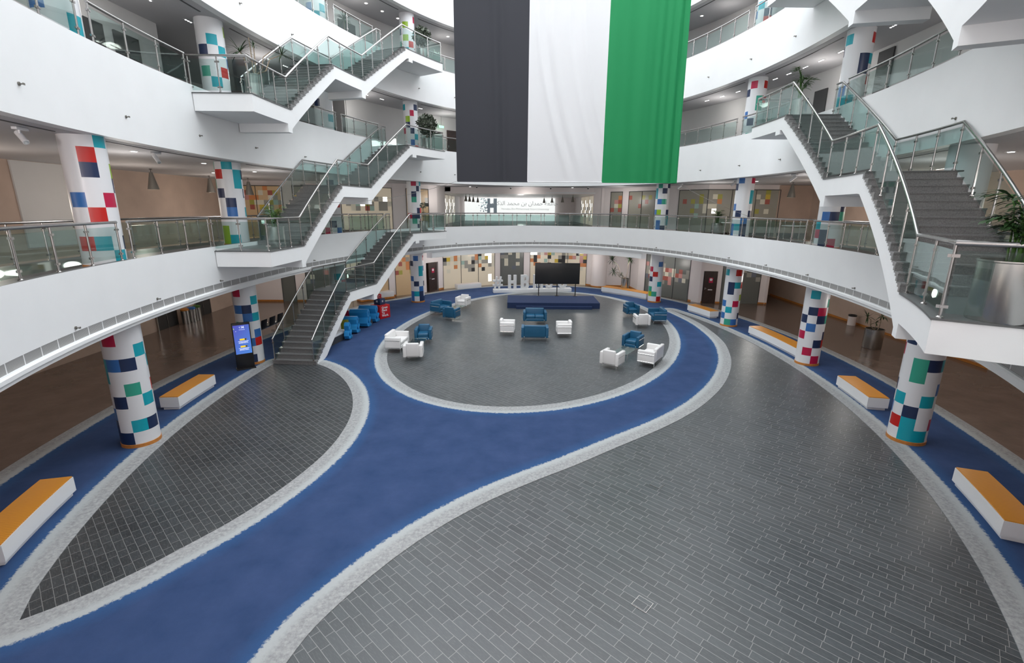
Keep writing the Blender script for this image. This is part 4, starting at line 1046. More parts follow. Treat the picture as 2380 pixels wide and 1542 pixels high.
def palm_plant(x, y, z, r0, h, seed, label, H_=1.2, fronds=14, grp=None, mat='leaf1', wleaf=.035, pm='pot'):
    r = random.Random(seed); t = empty('potted_palm', (x, y, z), label=label, cat='potted plant', group=grp); pot(t, r0, h, pm)
    st = MB(); lf = MB()
    for i in range(fronds):
        az = 2*PI*i/fronds+r.uniform(-.3, .3); b = Vector((r.uniform(-.08, .08)*r0*3, r.uniform(-.08, .08)*r0*3, h-.05)); up_ = r.uniform(.5, 1.0)*H_; out = r.uniform(.25, .75)*H_*.75
        pts = [b+Vector((math.cos(az)*out*k**1.6, math.sin(az)*out*k**1.6, up_*math.sin(k*PI*.62))) for k in (0, .25, .5, .75, 1)]
        st.tube(pts, [.014, .011, .009, .007, .004], 5)
        tip = pts[-1]; dv = (pts[-1]-pts[-2]).normalized(); a_ = math.atan2(dv.y, dv.x)
        for j in range(13):
            k = .35+.65*j/12; q = b.lerp(tip, 0); seg_ = min(3, int(k*4)); q = pts[seg_].lerp(pts[seg_+1], k*4-seg_)
            for s_ in (-1, 1): blade(lf, q, a_+s_*(1.25-.75*k), r.uniform(.05, .5), H_*.34*(1.15-.5*k), wleaf, .9, 4)
    st.build('stems', 'leaf2', t); lf.build('fronds', mat, t); return t
def yucca(x, y, z, r0, h, heads, seed, label, grp=None, w=.028, mat='leaf1'):
    r = random.Random(seed); t = empty('potted_yucca', (x, y, z), label=label, cat='potted plant', group=grp); pot(t, r0, h)
    st = MB(); lf = MB()
    for (dx, dy, hz, n, L) in heads:
        b = Vector((r.uniform(-.3, .3)*r0, r.uniform(-.3, .3)*r0, h-.05)); e = Vector((dx, dy, hz)); m1 = b.lerp(e, .35)+Vector((dx*.12, dy*.1, -.03)); m2 = b.lerp(e, .7)+Vector((-dx*.10, r.uniform(-.06, .06), .06))
        st.tube([b, m1, m2, e], [.022, .018, .015, .012], 6)
        if n: rosette(lf, e, r, n, L, w, .9)
    st.build('stems', 'bark', t); lf.build('leaves', mat, t); return t
def ficus(x, y, z, r0, h, balls, seed, label, grp=None, stem=1.0):
    r = random.Random(seed); t = empty('potted_tree', (x, y, z), label=label, cat='potted plant', group=grp); pot(t, r0, h)
    MB().tube([(0, 0, h-.05), (.02, .01, h+stem*.5), (0, 0, h+stem)], [.03, .025, .02], 7).build('trunk', 'bark', t)
    lf = MB()
    for (bx_, by_, bz, br, n) in balls:
        for i in range(n):
            v = Vector((r.gauss(0, 1), r.gauss(0, 1), r.gauss(0, 1))).normalized()*br*r.uniform(.55, 1.0); v.z *= .9
            c = Vector((bx_, by_, bz))+v; s_ = br*r.uniform(.12, .22)
            e1 = Vector((r.gauss(0, 1), r.gauss(0, 1), r.gauss(0, 1))).normalized(); e2 = e1.cross(Vector((r.gauss(0, 1), r.gauss(0, 1), r.gauss(0, 1)))).normalized()
            lf.add([c-e1*s_, c-e2*s_*.45, c+e1*s_, c+e2*s_*.45], [(0, 1, 2, 3)])
    lf.build('foliage', 'leaf3', t); return t
def pp(a, off): return PT(a, off)
p = pp(79.95, -1.05); palm_plant(p[0], p[1], 4.75, .37, .82, 3, 'large palm in a polished steel planter on the right stair platform, nearest plant', H_=.95, fronds=16, wleaf=.05, mat='leaf1')
p = pp(48.6, -1.42); palm_plant(p[0], p[1], 4.75, .30, .74, 5, 'feathery palm in a steel planter on the left first floor stair platform', H_=.75, fronds=14, wleaf=.02, mat='leaf2')
p = pp(48.9, -1.40); yucca(p[0], p[1], 9.5, .27, .72, [(-.38, .1, 1.42, 44, .50), (.0, 0, 1.80, 0, 0), (.08, .1, 1.60, 16, .22), (.82, .4, 1.42, 30, .36), (.55, .2, 1.45, 0, 0)], 8, 'tall bare-stemmed yucca in a steel planter on the left second floor stair platform')
p = pp(34.75, -1.0); ficus(p[0], p[1], 4.75, .25, .62, [(0, 0, 1.02, .17, 160), (0, 0, 1.52, .22, 240)], 9, 'small two-ball topiary tree in a steel planter at the far first floor stair head', stem=.75)
p = pp(34.0, -.9); ficus(p[0], p[1], 9.43, .3, .7, [(0, 0, 1.5, .62, 700), (.1, 0, 1.15, .45, 300)], 10, 'bushy grey-green tree in a steel planter at the far left second floor stair head', stem=.7)
p = pp(34.2, -.9); ficus(p[0], p[1], 14.18, .28, .68, [(0, 0, 1.35, .55, 650)], 11, 'bushy grey-green tree in a steel planter at the far left third floor stair head', stem=.6)
p = pp(TOT+1.9, -.9); palm_plant(p[0], p[1], 9.43, .3, .72, 12, 'pale green palm in a steel planter at the right second floor stair head', H_=1.1, fronds=8, wleaf=.03, mat='leaf2')
p = pp(38.2, 1.0); yucca(p[0], p[1], F3, .27, .6, [(0, 0, 1.25, 50, .5)], 13, 'spiky palm in a planter behind the third floor left railing', w=.045)
palm_plant(12.6, 27.6+2.9, F1, .33, .66, 14, 'dark palm standing behind the right first floor railing by the glass screen', H_=.85, fronds=16, wleaf=.03)
yucca(8.35, 35.55, .46, .28, .72, [(-1.0, .1, 2.0, 46, .62), (.28, .1, 2.05, 46, .52), (-.9, -.1, 1.2, 46, .6), (-.35, 0, .95, 20, .4)], 15, 'spiky dracaena in a steel planter on the long white bench, far right', w=.04)
yucca(16.74, 21.6, 0, .38, .9, [(-.45, 0, 1.45, 16, .5), (.3, .1, 1.45, 18, .42), (-.1, -.1, 1.2, 8, .3)], 16, 'sparse plant in a tall mirror-steel planter on the right brown floor', w=.05, mat='leaf1')

# ------------------------------------------------------------ kiosk
kz = math.atan2(17.99-17.67, -10.11+10.54)
t = empty('screen_kiosk', (-10.40, 17.92, .012), kz, label='black upright digital kiosk with glowing blue screen beside the second left column', cat='kiosk')
MB().rbox((0, 0, .93), (.62, .07, 1.82), .015).build('kiosk_body', 'black', t)
MB().rbox((0, 0, .02), (.66, .36, .04), .01).build('base_plate', 'black', t)
s_ = MB().box((0, -.036, 1.18), (.55, .008, 1.14)).build('lit_screen', 'kscreen', t, False)
g = MB(); q = lambda x, z, w, h, mi: g.box((x, -.042, z), (w, .004, h), 0, mi)
q(.03, 1.66, .018, .09, 0); q(.085, 1.66, .018, .09, 0); q(.057, 1.66, .05, .02, 0)
for i in range(9): q(-.02-.014*(i % 4), 1.63+.017*(i % 5), .010, .010, 0)
for z in (1.565,): q(.02, z, .2, .008, 0)
for zc in (1.18, .90):
    q(-.01, zc, .17, .065, 1); q(.11, zc, .06, .065, 2); q(.12, zc-.005, .02, .035, 1)
    for i, w in enumerate((.36, .30, .33)): q(.02, zc-.07-.035*i, w, .012, 0)
q(-.255, 1.62, .02, .05, 3); q(-.19, 1.52, .02, .02, 0)
g.build('screen_graphics', ['kwhite', 'kyellow', 'black', 'klime'], s_, False)

# ------------------------------------------------------------ ampersand seats, signs and boxes by the left stair
def amp_outline():
    s = []
    top = [(.0, .62), (-.13, .70), (-.15, .80), (-.08, .90), (.03, .93), (.13, .87), (.15, .77), (.08, .68), (-.06, .56), (-.20, .44), (-.26, .28), (-.20, .13), (-.06, .05), (.10, .08), (.24, .22), (.34, .42)]
    return top
def amper(x, y, face, label, sc=1.0, depth=.95):
    t = empty('ampersand_seat', (x, y, .012), face, label=label, cat='seat', group='blue ampersand shaped seats')
    # stroke of the sign as a thick ribbon swept along local y
    paths = [[(.30, .0), (.20, .12), (.0, .36), (-.13, .62), (-.15, .76), (-.06, .87), (.06, .87), (.14, .76), (.10, .62), (-.04, .50), (-.20, .38), (-.25, .22), (-.17, .08), (-.02, .05), (.14, .13), (.28, .34), (.36, .40)]]
    mb = MB()
    for pa in paths:
        n = len(pa); w = .062; L_, R_ = [], []
        for i in range(n):
            a_ = pa[max(i-1, 0)]; b_ = pa[min(i+1, n-1)]; dx, dz = b_[0]-a_[0], b_[1]-a_[1]; l = math.hypot(dx, dz) or 1; nx, nz = -dz/l*w, dx/l*w
            L_.append(((pa[i][0]+nx)*sc, (pa[i][1]+nz)*sc+.05)); R_.append(((pa[i][0]-nx)*sc, (pa[i][1]-nz)*sc+.05))
        vs = []
        for a_, b_ in zip(L_, R_): vs += [(a_[0], 0, a_[1]), (b_[0], 0, b_[1]), (b_[0], depth, b_[1]), (a_[0], depth, a_[1])]
        fs = [(i*4+p_, i*4+q_, i*4+4+q_, i*4+4+p_) for i in range(n-1) for p_, q_ in ((0, 1), (1, 2), (2, 3), (3, 0))]+[(0, 3, 2, 1), ((n-1)*4, (n-1)*4+1, (n-1)*4+2, (n-1)*4+3)]
        mb.add(vs, fs)
    mb.rbox((.30*sc, depth/2, .07), (.26*sc, depth, .13), .02)
    mb.build('foam_body', 'amp', t); return t
fz = lambda a: heading(a)-PI/2
def facing_in(x, y): 
    i = int(np.argmin((EX-x)**2+(EY-y)**2)); return heading(AR[i])-PI/2+0
def amp_at(x, y, lab, **k): amper(x, y, facing_in(x, y)+R(14), lab, **k)
amp_at(-7.72, 22.25, 'blue ampersand foam seat nearest the stair foot', sc=.85, depth=.22)
amp_at(-7.72, 23.45, 'blue ampersand foam seat second from the stair foot, behind the olive board', sc=.88)
amp_at(-7.55, 24.75, 'blue ampersand foam seat second from the red cube', sc=.98)
amp_at(-7.42, 25.85, 'blue ampersand foam seat nearest the red cube', sc=.95)
t = empty('white_display_base', (-8.12, 21.65, .012), facing_in(-8.1, 21.65), label='white and slate grey angled display stand under the left staircase', cat='display stand')
mb = MB(); 
v = [(-1.0, 0, 0), (1.0, 0, 0), (1.0, .8, 0), (-1.0, .8, 0), (-1.0, 0, .42), (1.0, 0, .42), (1.0, .8, .42), (-1.0, .8, .42)]
mb.rbox((0, .35, .20), (2.0, .7, .40), .01); mb.build('stand_body', 'white2', t)
MB().box((0, -.012, .17), (1.9, .02, .30)).build('front_panel', 'dark', t, False)
MB().rbox((.35, .45, .62), (1.1, .35, .42), .05).build('back_block', 'wallp', t)
p = (-7.98, 22.95); t = empty('olive_board', (p[0], p[1], .012), facing_in(*p)+R(14), label='olive green foam board with holes between the first two blue ampersands', cat='foam board')
mb = MB(); arc_shape(mb, rrect(-.16, .16, 0, .80, .10), [rrect(-.05, .06, .10, .22, .04), rrect(-.05, .06, .56, .66, .04)])
mb.v = [(x, y*3.2+.45, z) for x, y, z in mb.v]; mb.build('board_body', 'olive', t)
# red, navy and small red cubes
bz = math.atan2(.62, .40)
t = empty('red_cube', (-7.55, 27.05, .012), bz, label='large red cube lettered Great Place To Work on the blue carpet', cat='cube sign')
MB().rbox((0, 0, .38), (.76, .76, .76), .008).build('cube_body', 'redbox', t)
text_mesh('Great\nPlace\nTo\nWork.', .185, 'lettering', 'white2', t, loc=(-.24, -.384, .40), rot=(PI/2, 0, 0), align='LEFT', space=.82, bold=.004)
text_mesh('Great\nPlace\nTo\nWork.', .185, 'lettering', 'white2', t, loc=(-.384, .26, .40), rot=(PI/2, 0, -PI/2), align='LEFT', space=.82, bold=.004)
t = empty('navy_cube', (-7.58, 27.08, .775), bz+R(8), label='small navy cube with white letter marks on top of the red cube', cat='cube sign')
MB().rbox((0, 0, .17), (.44, .44, .34), .008).build('cube_body', 'navybox', t)
for (loc_, rot_) in (((0, -.222, .19), (PI/2, 0, 0)), ((-.222, 0, .19), (PI/2, 0, -PI/2))):
    text_mesh('H', .16, 'lettering', 'white2', t, loc=loc_, rot=rot_, bold=.006)
t = empty('small_red_cube', (-7.62, 27.1, 1.118), bz-R(20), label='smallest red cube, topmost of the cube stack', cat='cube sign')
MB().rbox((0, 0, .12), (.24, .24, .24), .006).build('cube_body', 'redbox', t)
text_mesh('Great\nPlace\nTo\nWork.', .058, 'lettering', 'white2', t, loc=(-.09, -.122, .12), rot=(PI/2, 0, 0), align='LEFT', space=.8)
t = empty('crimson_beanbag', (-8.72, 24.93, .012), 0, label='crimson pleated beanbag behind the blue ampersand seats', cat='beanbag')
mb = MB(); prof = [(.30, 0), (.34, .12), (.33, .30), (.27, .55), (.15, .74), (.05, .83), (.02, .85)]
mb.lathe(prof, (0, 0, 0), 40, cap=False); mb.v = [(x*(1+.06*math.cos(14*math.atan2(y, x))), y*(1+.06*math.cos(14*math.atan2(y, x))), z) for x, y, z in mb.v]; mb.build('bag_body', 'crim', t)
t = empty('black_cover', (-9.0, 23.75, .012), facing_in(-9.0, 23.75), label='black fabric covered block behind the blue ampersand seats under the stairs', cat='covered block')
mb = MB(); mb.rbox((0, .2, .33), (1.3, .8, .64), .12); mb.build('cover_cloth', 'dark', t); MB().tube([(-.5+.16*math.cos(a), .0, .70+.13*math.sin(a)) for a in np.linspace(0, PI, 9)], .025, 7).build('cover_handle', 'black', t)
p = (-7.6, 25.25); t = empty('wheel_ornament', (p[0], p[1], .012), facing_in(*p), label='small dark spoked wheel between two blue ampersand seats', cat='wheel')
mb = MB(); mb.tube([(.13*math.cos(a), 0, .15+.13*math.sin(a)) for a in np.linspace(0, 2*PI, 21)[:-1]], .022, 7, closed=True)
for i in range(6): a = PI*i/6; mb.tube([(-.12*math.cos(a), 0, .15-.12*math.sin(a)), (.12*math.cos(a), 0, .15+.12*math.sin(a))], .008, 5)
mb.build('wheel_rim', 'dark', t)

# ------------------------------------------------------------ bins, waiting seats, misc
for i, (x, y, m, lab) in enumerate(((-17.52, 25.22, 'orange', 'orange'), (-17.45, 25.66, 'blue', 'blue'), (-17.45, 26.1, 'leaf2', 'green'))):
    t = empty('recycling_bin', (x, y, 0), label='round steel recycling bin with %s lid by the left brown wall' % lab, cat='bin', group='steel recycling bins')
    MB().lathe([(.19, 0), (.19, .72)], (0, 0, 0), 24).build('bin_body', 'pot', t); MB().lathe([(.20, .72), (.20, .80), (.12, .84)], (0, 0, 0), 24).build('bin_lid', m, t)
t = empty('litter_bin', (18.85, 26.1, 0), label='small pale cylindrical litter bin against the right brown wall', cat='bin')
MB().lathe([(.20, 0), (.20, .50)], (0, 0, 0), 24).build('bin_body', 'wallp', t); MB().lathe([(.205, .50), (.205, .58), (.15, .58), (.15, .52)], (0, 0, 0), 24).build('bin_rim', 'black', t)
t = empty('beam_seating', (-12.15, 22.9, .012), R(86), label='row of black waiting seats on a chrome beam behind the second left column', cat='seating')
mb = MB(); mb.box((0, 0, .36), (2.9, .08, .06)); 
for x in (-1.1, 1.1): mb.box((x, 0, .19), (.06, .06, .34)); mb.tube([(x, -.30, .02), (x, 0, .05), (x, .30, .02)], .02, 7)
mb.build('beam_frame', 'chrome', t)
for i in range(4):
    x = -1.08+i*.72; MB().rbox((x, .05, .43), (.5, .46, .05), .02).build('seat', 'black', t)
    m = MB().rbox((x, -.21, .66), (.5, .04, .44), .02); m.v = [(a, b-(c-.45)*.18, c) for a, b, c in m.v]; m.build('backrest', 'black', t)
    mb = MB()
    for sx in (-.27, .27): mb.tube([(x+sx, -.2, .45), (x+sx, -.18, .62), (x+sx, .2, .62), (x+sx, .22, .42)], .012, 6)
    mb.build('armrest', 'chrome', t)
p = PT(7.0, 2.6); t = empty('water_dispenser', (PT(10.3, 2.55)[0], PT(10.3, 2.55)[1], F2), heading(10.3)+PI/2, label='white water dispenser with blue bottle behind the second floor right railing', cat='water dispenser')
MB().rbox((0, 0, .5), (.32, .32, 1.0), .03).build('dispenser_body', 'white2', t); MB().lathe([(.13, 1.0), (.14, 1.05), (.14, 1.35), (.05, 1.4)], (0, 0, 0), 20).build('water_bottle', 'amp', t)
# first floor: pale round tables seen through the railing
def ftable(x, y, lab):
    t = empty('round_table', (x, y, F1), label=lab, cat='table', group='round lobby tables on the first floor'); MB().lathe([(.55, .70), (.55, .73)], (0, 0, 0), 28).build('table_top', 'white2', t); MB().lathe([(.30, 0), (.30, .02), (.03, .04), (.03, .70)], (0, 0, 0), 20).build('pedestal', 'chrome', t)
ftable(12.9, 29.2, 'round pale table behind the right first floor railing, farther one'); ftable(14.0, 24.6, 'round pale table behind the right first floor railing, nearer one')
t = empty('exit_sign', (PT(29.75, 2.7)[0], PT(29.75, 2.7)[1], 11.55), heading(29.75)+PI/2, label='small glowing green exit sign on the second floor, far left', cat='exit sign')
MB().rbox((0, 0, .10), (.42, .05, .18), .01).build('sign_body', 'white2', t); MB().box((0, -.027, .10), (.36, .006, .13)).box((0, .027, .1), (.36, .006, .13)).build('sign_face', 'exitg', t, False); MB().tube([(0, 0, .19), (0, 0, .80)], .012, 6).build('hanger', 'steel', t)

# ------------------------------------------------------------ sprinklers, lamps, ceiling fittings
GS_ = {1: ('first floor', 'lowest fascia band', 3.755), 2: ('second floor', 'middle fascia band', 8.28), 3: ('third floor', 'upper fascia band', 13.04)}
proto = None
def sprinkler(a, z, lab):
    global proto
    if proto is None:
        proto = empty('side_sprinkler', (0, 0, 0)); mb = MB(); mb.tube([(0, 0, 0), (-.02, 0, 0)], .034, 12); mb.tube([(-.015, 0, 0), (-.08, 0, 0)], .013, 8); mb.box((-.08, 0, .0), (.015, .05, .035)); mb.build('sprinkler_body', 'cone', proto); o = proto
    else: o = copytree(proto)
    p = PT(a, 0); o.location = (p[0], p[1], z); o.rotation_euler = (0, 0, heading(a)); tag(o, lab, 'sprinkler', 'side sprinklers along the white fascias')
ORD = ['first', 'second', 'third', 'fourth', 'fifth', 'sixth', 'seventh', 'eighth', 'ninth', 'tenth', 'eleventh', 'twelfth', 'thirteenth', 'fourteenth', 'fifteenth', 'sixteenth', 'seventeenth', 'eighteenth', 'nineteenth', 'twentieth']
SP = {1: [59.7, 56.41, 53.16, 49.87, 43.44, 33.72, 30.68, 27.4, 24.2, 20.96, 17.66, 14.25, 10.95, 7.57, 4.35, 1.09, TOT-2.13], 2: [56.46, 53.11, 49.87, 46.71, 43.38, 33.72, 30.68, 10.93, 7.62, 4.41, TOT-5.53], 3: [46.66, 43.5, 33.58, 30.55, 11.03, 7.68, 4.52]}
for k in (1, 2, 3):
    for i, a in enumerate(SP[k]): sprinkler(a, GS_[k][2], 'tiny grey side sprinkler on the %s, %s from the left' % (GS_[k][1], ORD[i]))
# linear slot diffusers in the ceilings, between the columns
gsl = 0
for lv, z, nm in ((2, B2, 'first floor'), (3, B3, 'second floor'), (4, B4, 'third floor')):
    cs = sorted(list(COLS.values())+[60.6]); prs = [(x+.75, y-.75) for x, y in zip(cs, cs[1:]) if y-x < 10 and not (60.6 < y)]; prs += [(15.8, 23.5), (25, 32.8), (COLS['H']+.75, TOT+.9)]
    for i, (a0, a1) in enumerate(prs):
        if a0 > 61 and a0 < 86: continue
        mb = MB(); band(mb, [(.60, z-.016), (.66, z-.016), (.66, z-.0045), (.60, z-.0045)], a0, a1, .4)
        A_, B_ = near_txt(a0, a1)
        o = mb.build('slot_diffuser', 'slot', None, False); origin_to(o, P3((a0+a1)/2, .63, z))
        tag(o, 'dark air slot in the %s ceiling between %s and %s' % (nm, A_, B_) if i < 9 else 'dark linear air slot in the %s ceiling at the far end, %s half' % (nm, 'right' if i == 9 or a0 < 24 else 'left'), 'air slot', 'linear air slots in the gallery ceilings')
def downlight3(x, y, z, rz, lab):
    t = empty('triple_downlight', (x, y, z), rz, label=lab, cat='downlight', group='triple downlights in the gallery ceilings')
    MB().box((0, 0, -.008), (.40, .11, .012)).build('lamp_plate', 'ceil', t, False)
    for d in (-.12, 0, .12): MB().lathe([(.03, -.022), (.03, -.012)], (d, 0, 0), 12).build('lamp', 'lampc', t)
def downlight(x, y, z, lab, m='lamp', g='round downlights in the ceilings'):
    t = empty('round_downlight', (x, y, z), label=lab, cat='downlight', group=g)
    MB().lathe([(.13, -.012), (.13, -.003)], (0, 0, 0), 20).build('lamp_ring', 'white2', t); MB().lathe([(.075, -.018), (.075, -.012)], (0, 0, 0), 20).build('lamp', m, t)
for i, a in enumerate((.16, 1.32, 4.0, 5.14, 6.10, 7.14, 8.04, 10.62, 11.77, 12.88)):
    p = PT(TOT+a, 1.62); downlight3(p[0], p[1], B3, heading(a)+PI/2, 'small triple downlight in the right second floor ceiling, %s from the near end' % ORD[i])
for i, a in enumerate((47.18, 48.9, 43.0, 41.9, 38.5, 36.2, 35.0, 32.0)):
    p = PT(a, 1.6); downlight3(p[0], p[1], B3, heading(a)+PI/2, 'small triple downlight in the left second floor ceiling, %s from the near end' % ORD[i])
for i, a in enumerate((35.79, 34.61, 33.45, 29.79, 13.84)):
    p = PT(a, 1.6); downlight(p[0], p[1], B4, 'warm round downlight in the third floor ceiling, %s' % ('right side' if i == 4 else ORD[i]+' from the left'))
for i, (x, y) in enumerate(((-11.18, 15.07), (-11.6, 19.06), (-14.5, 17), (-12.0, 23.5), (-14.5, 24.5), (13.1, 13.5), (15.5, 17), (14.2, 22.5), (13.6, 28.2), (16.5, 27), (-3.3, 38.6), (4.6, 39.0))):
    downlight(x, y, B2, 'oval white downlight in the first floor ceiling, %s one counted from the near left' % ORD[i], 'lampc', 'downlights in the first floor ceiling')
def pendant(x, y, z, lab, s=1.0, drop=.35, grp='metal cone pendant lamps'):
    t = empty('cone_pendant', (x, y, z), label=lab, cat='pendant lamp', group=grp)
    MB().lathe([(.06*s, 0), (.06*s, -.03)], (0, 0, 0), 12).tube([(0, 0, -.02), (0, 0, -drop)], .012, 6).build('cord', 'dark', t)
    MB().lathe([(.07*s, -drop), (.24*s, -drop-.78*s), (.225*s, -drop-.78*s), (.05*s, -drop-.02)], (0, 0, 0), 28, cap=False).lathe([(.07*s, -drop), (.001, -drop)], (0, 0, 0), 28, cap=False).build('lamp_shade', 'cone', t)
    MB().lathe([(.19*s, -drop-.66*s), (.001, -drop-.66*s)], (0, 0, 0), 20, cap=False).build('lamp_bulb', 'lamp', t)
pendant(-15.9, 22.2, B2, 'grey metal cone pendant above the left void, nearest one', .92, .15)
pendant(-16.2, 26.9, B2, 'grey metal cone pendant above the left void, middle one', .92, .15)
pendant(-15.2, 28.9, B2, 'grey metal cone pendant half hidden behind the second left column', .95, .2)
pendant(16.2, 29.2, B2, 'grey metal cone pendant hanging on the right beyond the glass screen', .95, .1)
for i, (x, y) in enumerate(((-4.1, 43.5), (-4.0, 46), (-3.9, 49), (-3.7, 52.5), (5.2, 43.5), (4.6, 46.5), (3.9, 50), (3.3, 53))):
    pendant(x, y, 7.28, 'grey cone pendant in the bright first floor lobby, %s row, %s from the front' % ('left' if i < 4 else 'right', ORD[i % 4]), .62, .12, 'cone pendants in the lobby')
def trackspot(x, y, z, rz, lab):
    t = empty('track_spotlight', (x, y, z), rz, label=lab, cat='spotlight', group='white ceiling spotlights on the first floor')
    MB().rbox((0, 0, -.03), (.34, .10, .055), .01).build('mount', 'white2', t)
    MB().tube([(.04, 0, -.05), (.04, 0, -.13)], .018, 8).build('arm', 'white2', t)
    MB().tube([(-.02, -.07, -.10), (.10, .12, -.30)], .058, 14).build('lamp_head', 'white2', t); MB().tube([(.10, .12, -.30), (.103, .125, -.305)], .045, 14).build('lens', 'chrome', t)
for i, (a, off) in enumerate(((55.1, .95), (53.05, .95), (50.57, .95), (14.0, 1.3), (9.3, 1.0), (4.7, .9), (1.9, .9))):
    p = PT(a, off); trackspot(p[0], p[1], B2-.005, heading(a)+PI/2, 'white ceiling spotlight under the second floor, %s from the left' % ORD[i])
for i, (x, y) in enumerate(((-2.72, 37.6), (-.19, 39.2), (2.91, 38.93), (5.72, 38.37))):
    t = empty('dome_camera', (x, y, B2), label='small dark dome camera above the bright lobby opening, %s from the left' % ORD[i], cat='camera', group='dome cameras over the lobby')
    MB().lathe([(.07, 0), (.07, -.06)], (0, 0, 0), 14).build('camera_mount', 'white2', t); MB().lathe([(.065, -.06), (.05, -.12), (.001, -.15)], (0, 0, 0), 14, cap=False).build('camera_dome', 'black', t)
p = PT(56.3, 1.5); t = empty('dome_camera', (p[0], p[1], B2), label='dome camera with black lens under the ceiling at the left picture edge', cat='camera')
MB().lathe([(.10, 0), (.10, -.09)], (0, 0, 0), 16).build('camera_mount', 'white2', t); MB().lathe([(.09, -.09), (.06, -.16), (.001, -.18)], (0, 0, 0), 16, cap=False).build('camera_dome', 'black', t)

# ------------------------------------------------------------ the giant flag
def flag():
    y0 = 23.0; xl, xr = -2.54, 7.45; zb, zt = 7.34, 17.6
    NX, NZ = 150, 110; vs = []; fs = []; mi = []
    b1, b2 = .655, 4.05
    for j in range(NZ+1):
        k = j/NZ; z = zb+(zt-zb)*k
        for i in range(NX+1):
            u = i/NX; x = xl+(xr-xl)*u + (-.02+.0*k) - (.30*k*max(0, (u-.8)/.2))*.35
            d = .035*math.sin(u*46+.6*math.sin(k*3))*(.3+.7*k)
            if x < b1: d += .10*math.exp(-((x+.9-.35*(1-k))/.35)**2)*math.sin((x+.9)*9+k*1.5)*.6
            elif x < b2:
                s = (x-b1)/(b2-b1); c = .20+1.05*max(0, (.62-k))**1.5*1.6
                q = s-c*.55
                for w_, o_, a_ in ((.035, .0, .075), (.03, .10, -.05), (.04, .19, .045), (.028, .42, .04), (.03, .62, .035)):
                    d += a_*math.exp(-((q-o_*(1-.1*k))/w_)**2)*min(1, k*6+.05)
            else:
                s = (x-b2)/(xr-b2); d += .05*math.sin(s*60+math.sin(k*5)*.5)*max(0, s-.45)*1.6+.012*math.sin(s*31)
                d += .10*max(0, s-.93)/.07
            vs.append((x, y0-d, z-.03*math.sin(u*PI)*(1-k)))
    M_ = NX+1
    for j in range(NZ):
        for i in range(NX):
            fs.append((j*M_+i, j*M_+i+1, (j+1)*M_+i+1, (j+1)*M_+i)); x = xl+(xr-xl)*(i+.5)/NX
            mi.append(3 if j > NZ*.80 else (0 if x < b1 else 1 if x < b2 else 2))
    t = empty('hanging_flag', (2.45, y0, zt), label='giant hanging flag with black, white and green vertical bands in the atrium', cat='flag')
    mb = MB(); mb.v = [(x-2.45, y-y0, z-zt) for x, y, z in vs]; mb.f = fs; mb.mi = mi
    o = mb.build('flag_cloth', ['flagk', 'flagw', 'flagg', 'flagr'], t); 
    MB().tube([(xl-2.45, 0, .02), (xr-2.45, 0, .02)], .03, 8).build('top_bar', 'steel', t)
    hm = MB()
    for a_, b_, m_ in ((xl, b1, 0), (b1, b2, 1), (b2, xr, 2)): hm.tube([(a_-2.45, -.0, zb-zt-.01), (b_-2.45, -.0, zb-zt-.01)], .022, 7, m_)
    hm.build('hem', ['flagk', 'flagw', 'flagg'], t)
    return xl, xr, y0, zb, zt
xl, xr, y0, zb, zt = flag()
def wire(p, q, lab, sag=.0, grp='thin guy wires of the flag'):
    P = [tuple(a+(b-a)*k for a, b in zip(p, q)) for k in np.linspace(0, 1, 9)]; P = [(x, y, z-sag*math.sin(PI*i/8)) for i, (x, y, z) in enumerate(P)]
    o = MB().tube(P, .007, 5).build('guy_wire', 'steel'); origin_to(o, p); tag(o, lab, 'wire', grp)
pw = P3(45.6, OI+.05, 6.1); wire((xl, y0, zb), (pw[0], pw[1], 6.3), 'thin wire from the left bottom corner of the flag to the left staircase', .25)
pw = P3(6.2, .1, 5.85); wire((xr, y0, zb), (pw[0], pw[1], 5.8), 'thin wire from the right bottom corner of the flag to the right first floor railing', .1)
for x, s_ in ((xl+.2, 'left'), (2.4, 'middle'), (xr-.2, 'right')): wire((x, y0, zt+.02), (x, y0, 20.55), 'steel suspension cable above the flag, %s one' % s_, 0, 'flag suspension cables')
# roof trusses carrying the flag cables and the roof light glazing bars
mb = MB()
for y in (8, 15.5, 23.0, 30.5):
    x_ = 12.5 if y < 25 else 10.5
    mb.box((1, y, 20.75), (2*x_, .12, .3))
struct('trim_roof', mb, 'white')

# ------------------------------------------------------------ light
w = bpy.data.worlds.new('sky'); scene.world = w; w.use_nodes = True; nt = w.node_tree; nt.nodes.clear()
bg = nt.nodes.new('ShaderNodeBackground'); bg.inputs[0].default_value = (.93, .965, 1, 1); bg.inputs[1].default_value = 3.55
wo = nt.nodes.new('ShaderNodeOutputWorld'); nt.links.new(bg.outputs[0], wo.inputs[0])
ld = bpy.data.lights.new('skylight_portal', 'AREA'); ld.shape = 'RECTANGLE'; ld.size = 30; ld.size_y = 44; ld.cycles.is_portal = True
lo = bpy.data.objects.new('skylight_portal', ld); COL.objects.link(lo); lo.location = (1, 18.6, 20.65)
def lamp(x, y, z, e, size=.18, col=(1, .92, .84)):  # unseen point light without a fitting, added to brighten ceilings and walls
    d = bpy.data.lights.new('fill_light', 'POINT'); d.shadow_soft_size = size; d.energy = e; d.color = col
    o = bpy.data.objects.new('fill_light', d); COL.objects.link(o); o.location = (x, y, z)
WARM = (1, .86, .74); NEU = (1, .95, .90)
for y in (8, 14, 20, 26.5): lamp(-15.2, y, B2-1.6, 66, .25, WARM); lamp(16.4, y, B2-1.6, 66, .25, WARM)
for a in (50.5, 43.5, 36.6, 30, 24.5, 19, 12, 5, 90.5, 84): p = PT(a, 2.0); lamp(p[0], p[1], B2-1.0, 42, .25, NEU)
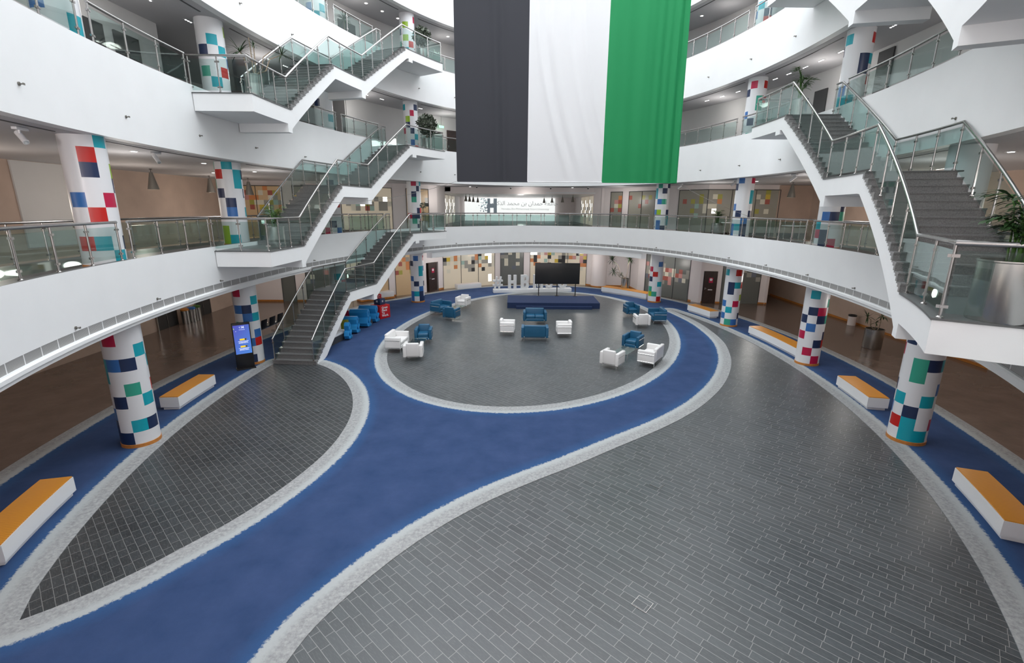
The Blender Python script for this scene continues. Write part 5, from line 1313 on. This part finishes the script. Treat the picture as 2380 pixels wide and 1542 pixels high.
for a in (38, 8, 1, 88): p = PT(a, 2.2); lamp(p[0], p[1], B1-.8, 26, .2, NEU)
for a in (33, 30, 27, 24, 21, 18, 15.5): p = PT(a, 1.3); lamp(p[0], p[1], B1-.9, 50, .25, NEU)
for a in (56, 50.5, 43.5, 36.6, 30, 24.5, 19, 12, 5, 90.5, 84): p = PT(a, 1.7); lamp(p[0], p[1], B3-.9, 42, .25, NEU)
for a in (43.5, 36.6, 30, 24.5, 19, 12, 5): p = PT(a, 1.7); lamp(p[0], p[1], B4-.9, 22, .25, NEU)
for x, y in ((-14.0, 28.0), (-11, 29.0), (14.8, 29.0)): lamp(x, y, 2.5, 45, .2, NEU)
for y in (43, 49): lamp(.8, y, 6.0, 60, .25, NEU)
for a in (61, 65.5, 70, 74.5): p = PT(a, 2.0); lamp(p[0], p[1], B2-.9, 380, .25, (1, .90, .88))
for a in (63, 70, 77): p = PT(a, 2.0); lamp(p[0], p[1], B3-.9, 220, .25, (1, .92, .90)); lamp(p[0], p[1], 2.6, 60, .25, WARM)

# ------------------------------------------------------------ camera
cam = bpy.data.cameras.new('camera'); cam.sensor_fit = 'HORIZONTAL'; cam.sensor_width = 36; cam.lens = 36*1120.944664819642/2380
cam.clip_start = .05; cam.clip_end = 300
co = bpy.data.objects.new('camera', cam); COL.objects.link(co)
pit, rol = R(14.447083769485106), R(.44260017428488657)
f_ = Vector((0, math.cos(pit), -math.sin(pit))); u_ = Vector((0, math.sin(pit), math.cos(pit))); r_ = Vector((1, 0, 0))
r2 = math.cos(rol)*r_+math.sin(rol)*u_; u2 = -math.sin(rol)*r_+math.cos(rol)*u_
m = Matrix((r2, u2, -f_)).transposed().to_4x4(); m.translation = Vector((0, 0, 6.2)); co.matrix_world = m
scene.camera = co
scene.view_settings.view_transform = 'Standard'; scene.view_settings.look = 'None'; scene.view_settings.gamma = 1; scene.view_settings.use_curve_mapping = False
scene.view_settings.exposure = 0.0
scene.cycles.transparent_max_bounces = 24
scene.cycles.adaptive_threshold = .09
scene.cycles.max_bounces = 7
scene.cycles.diffuse_bounces = 3
scene.cycles.glossy_bounces = 2
scene.cycles.use_denoising = True
scene.cycles.sample_clamp_indirect = 8
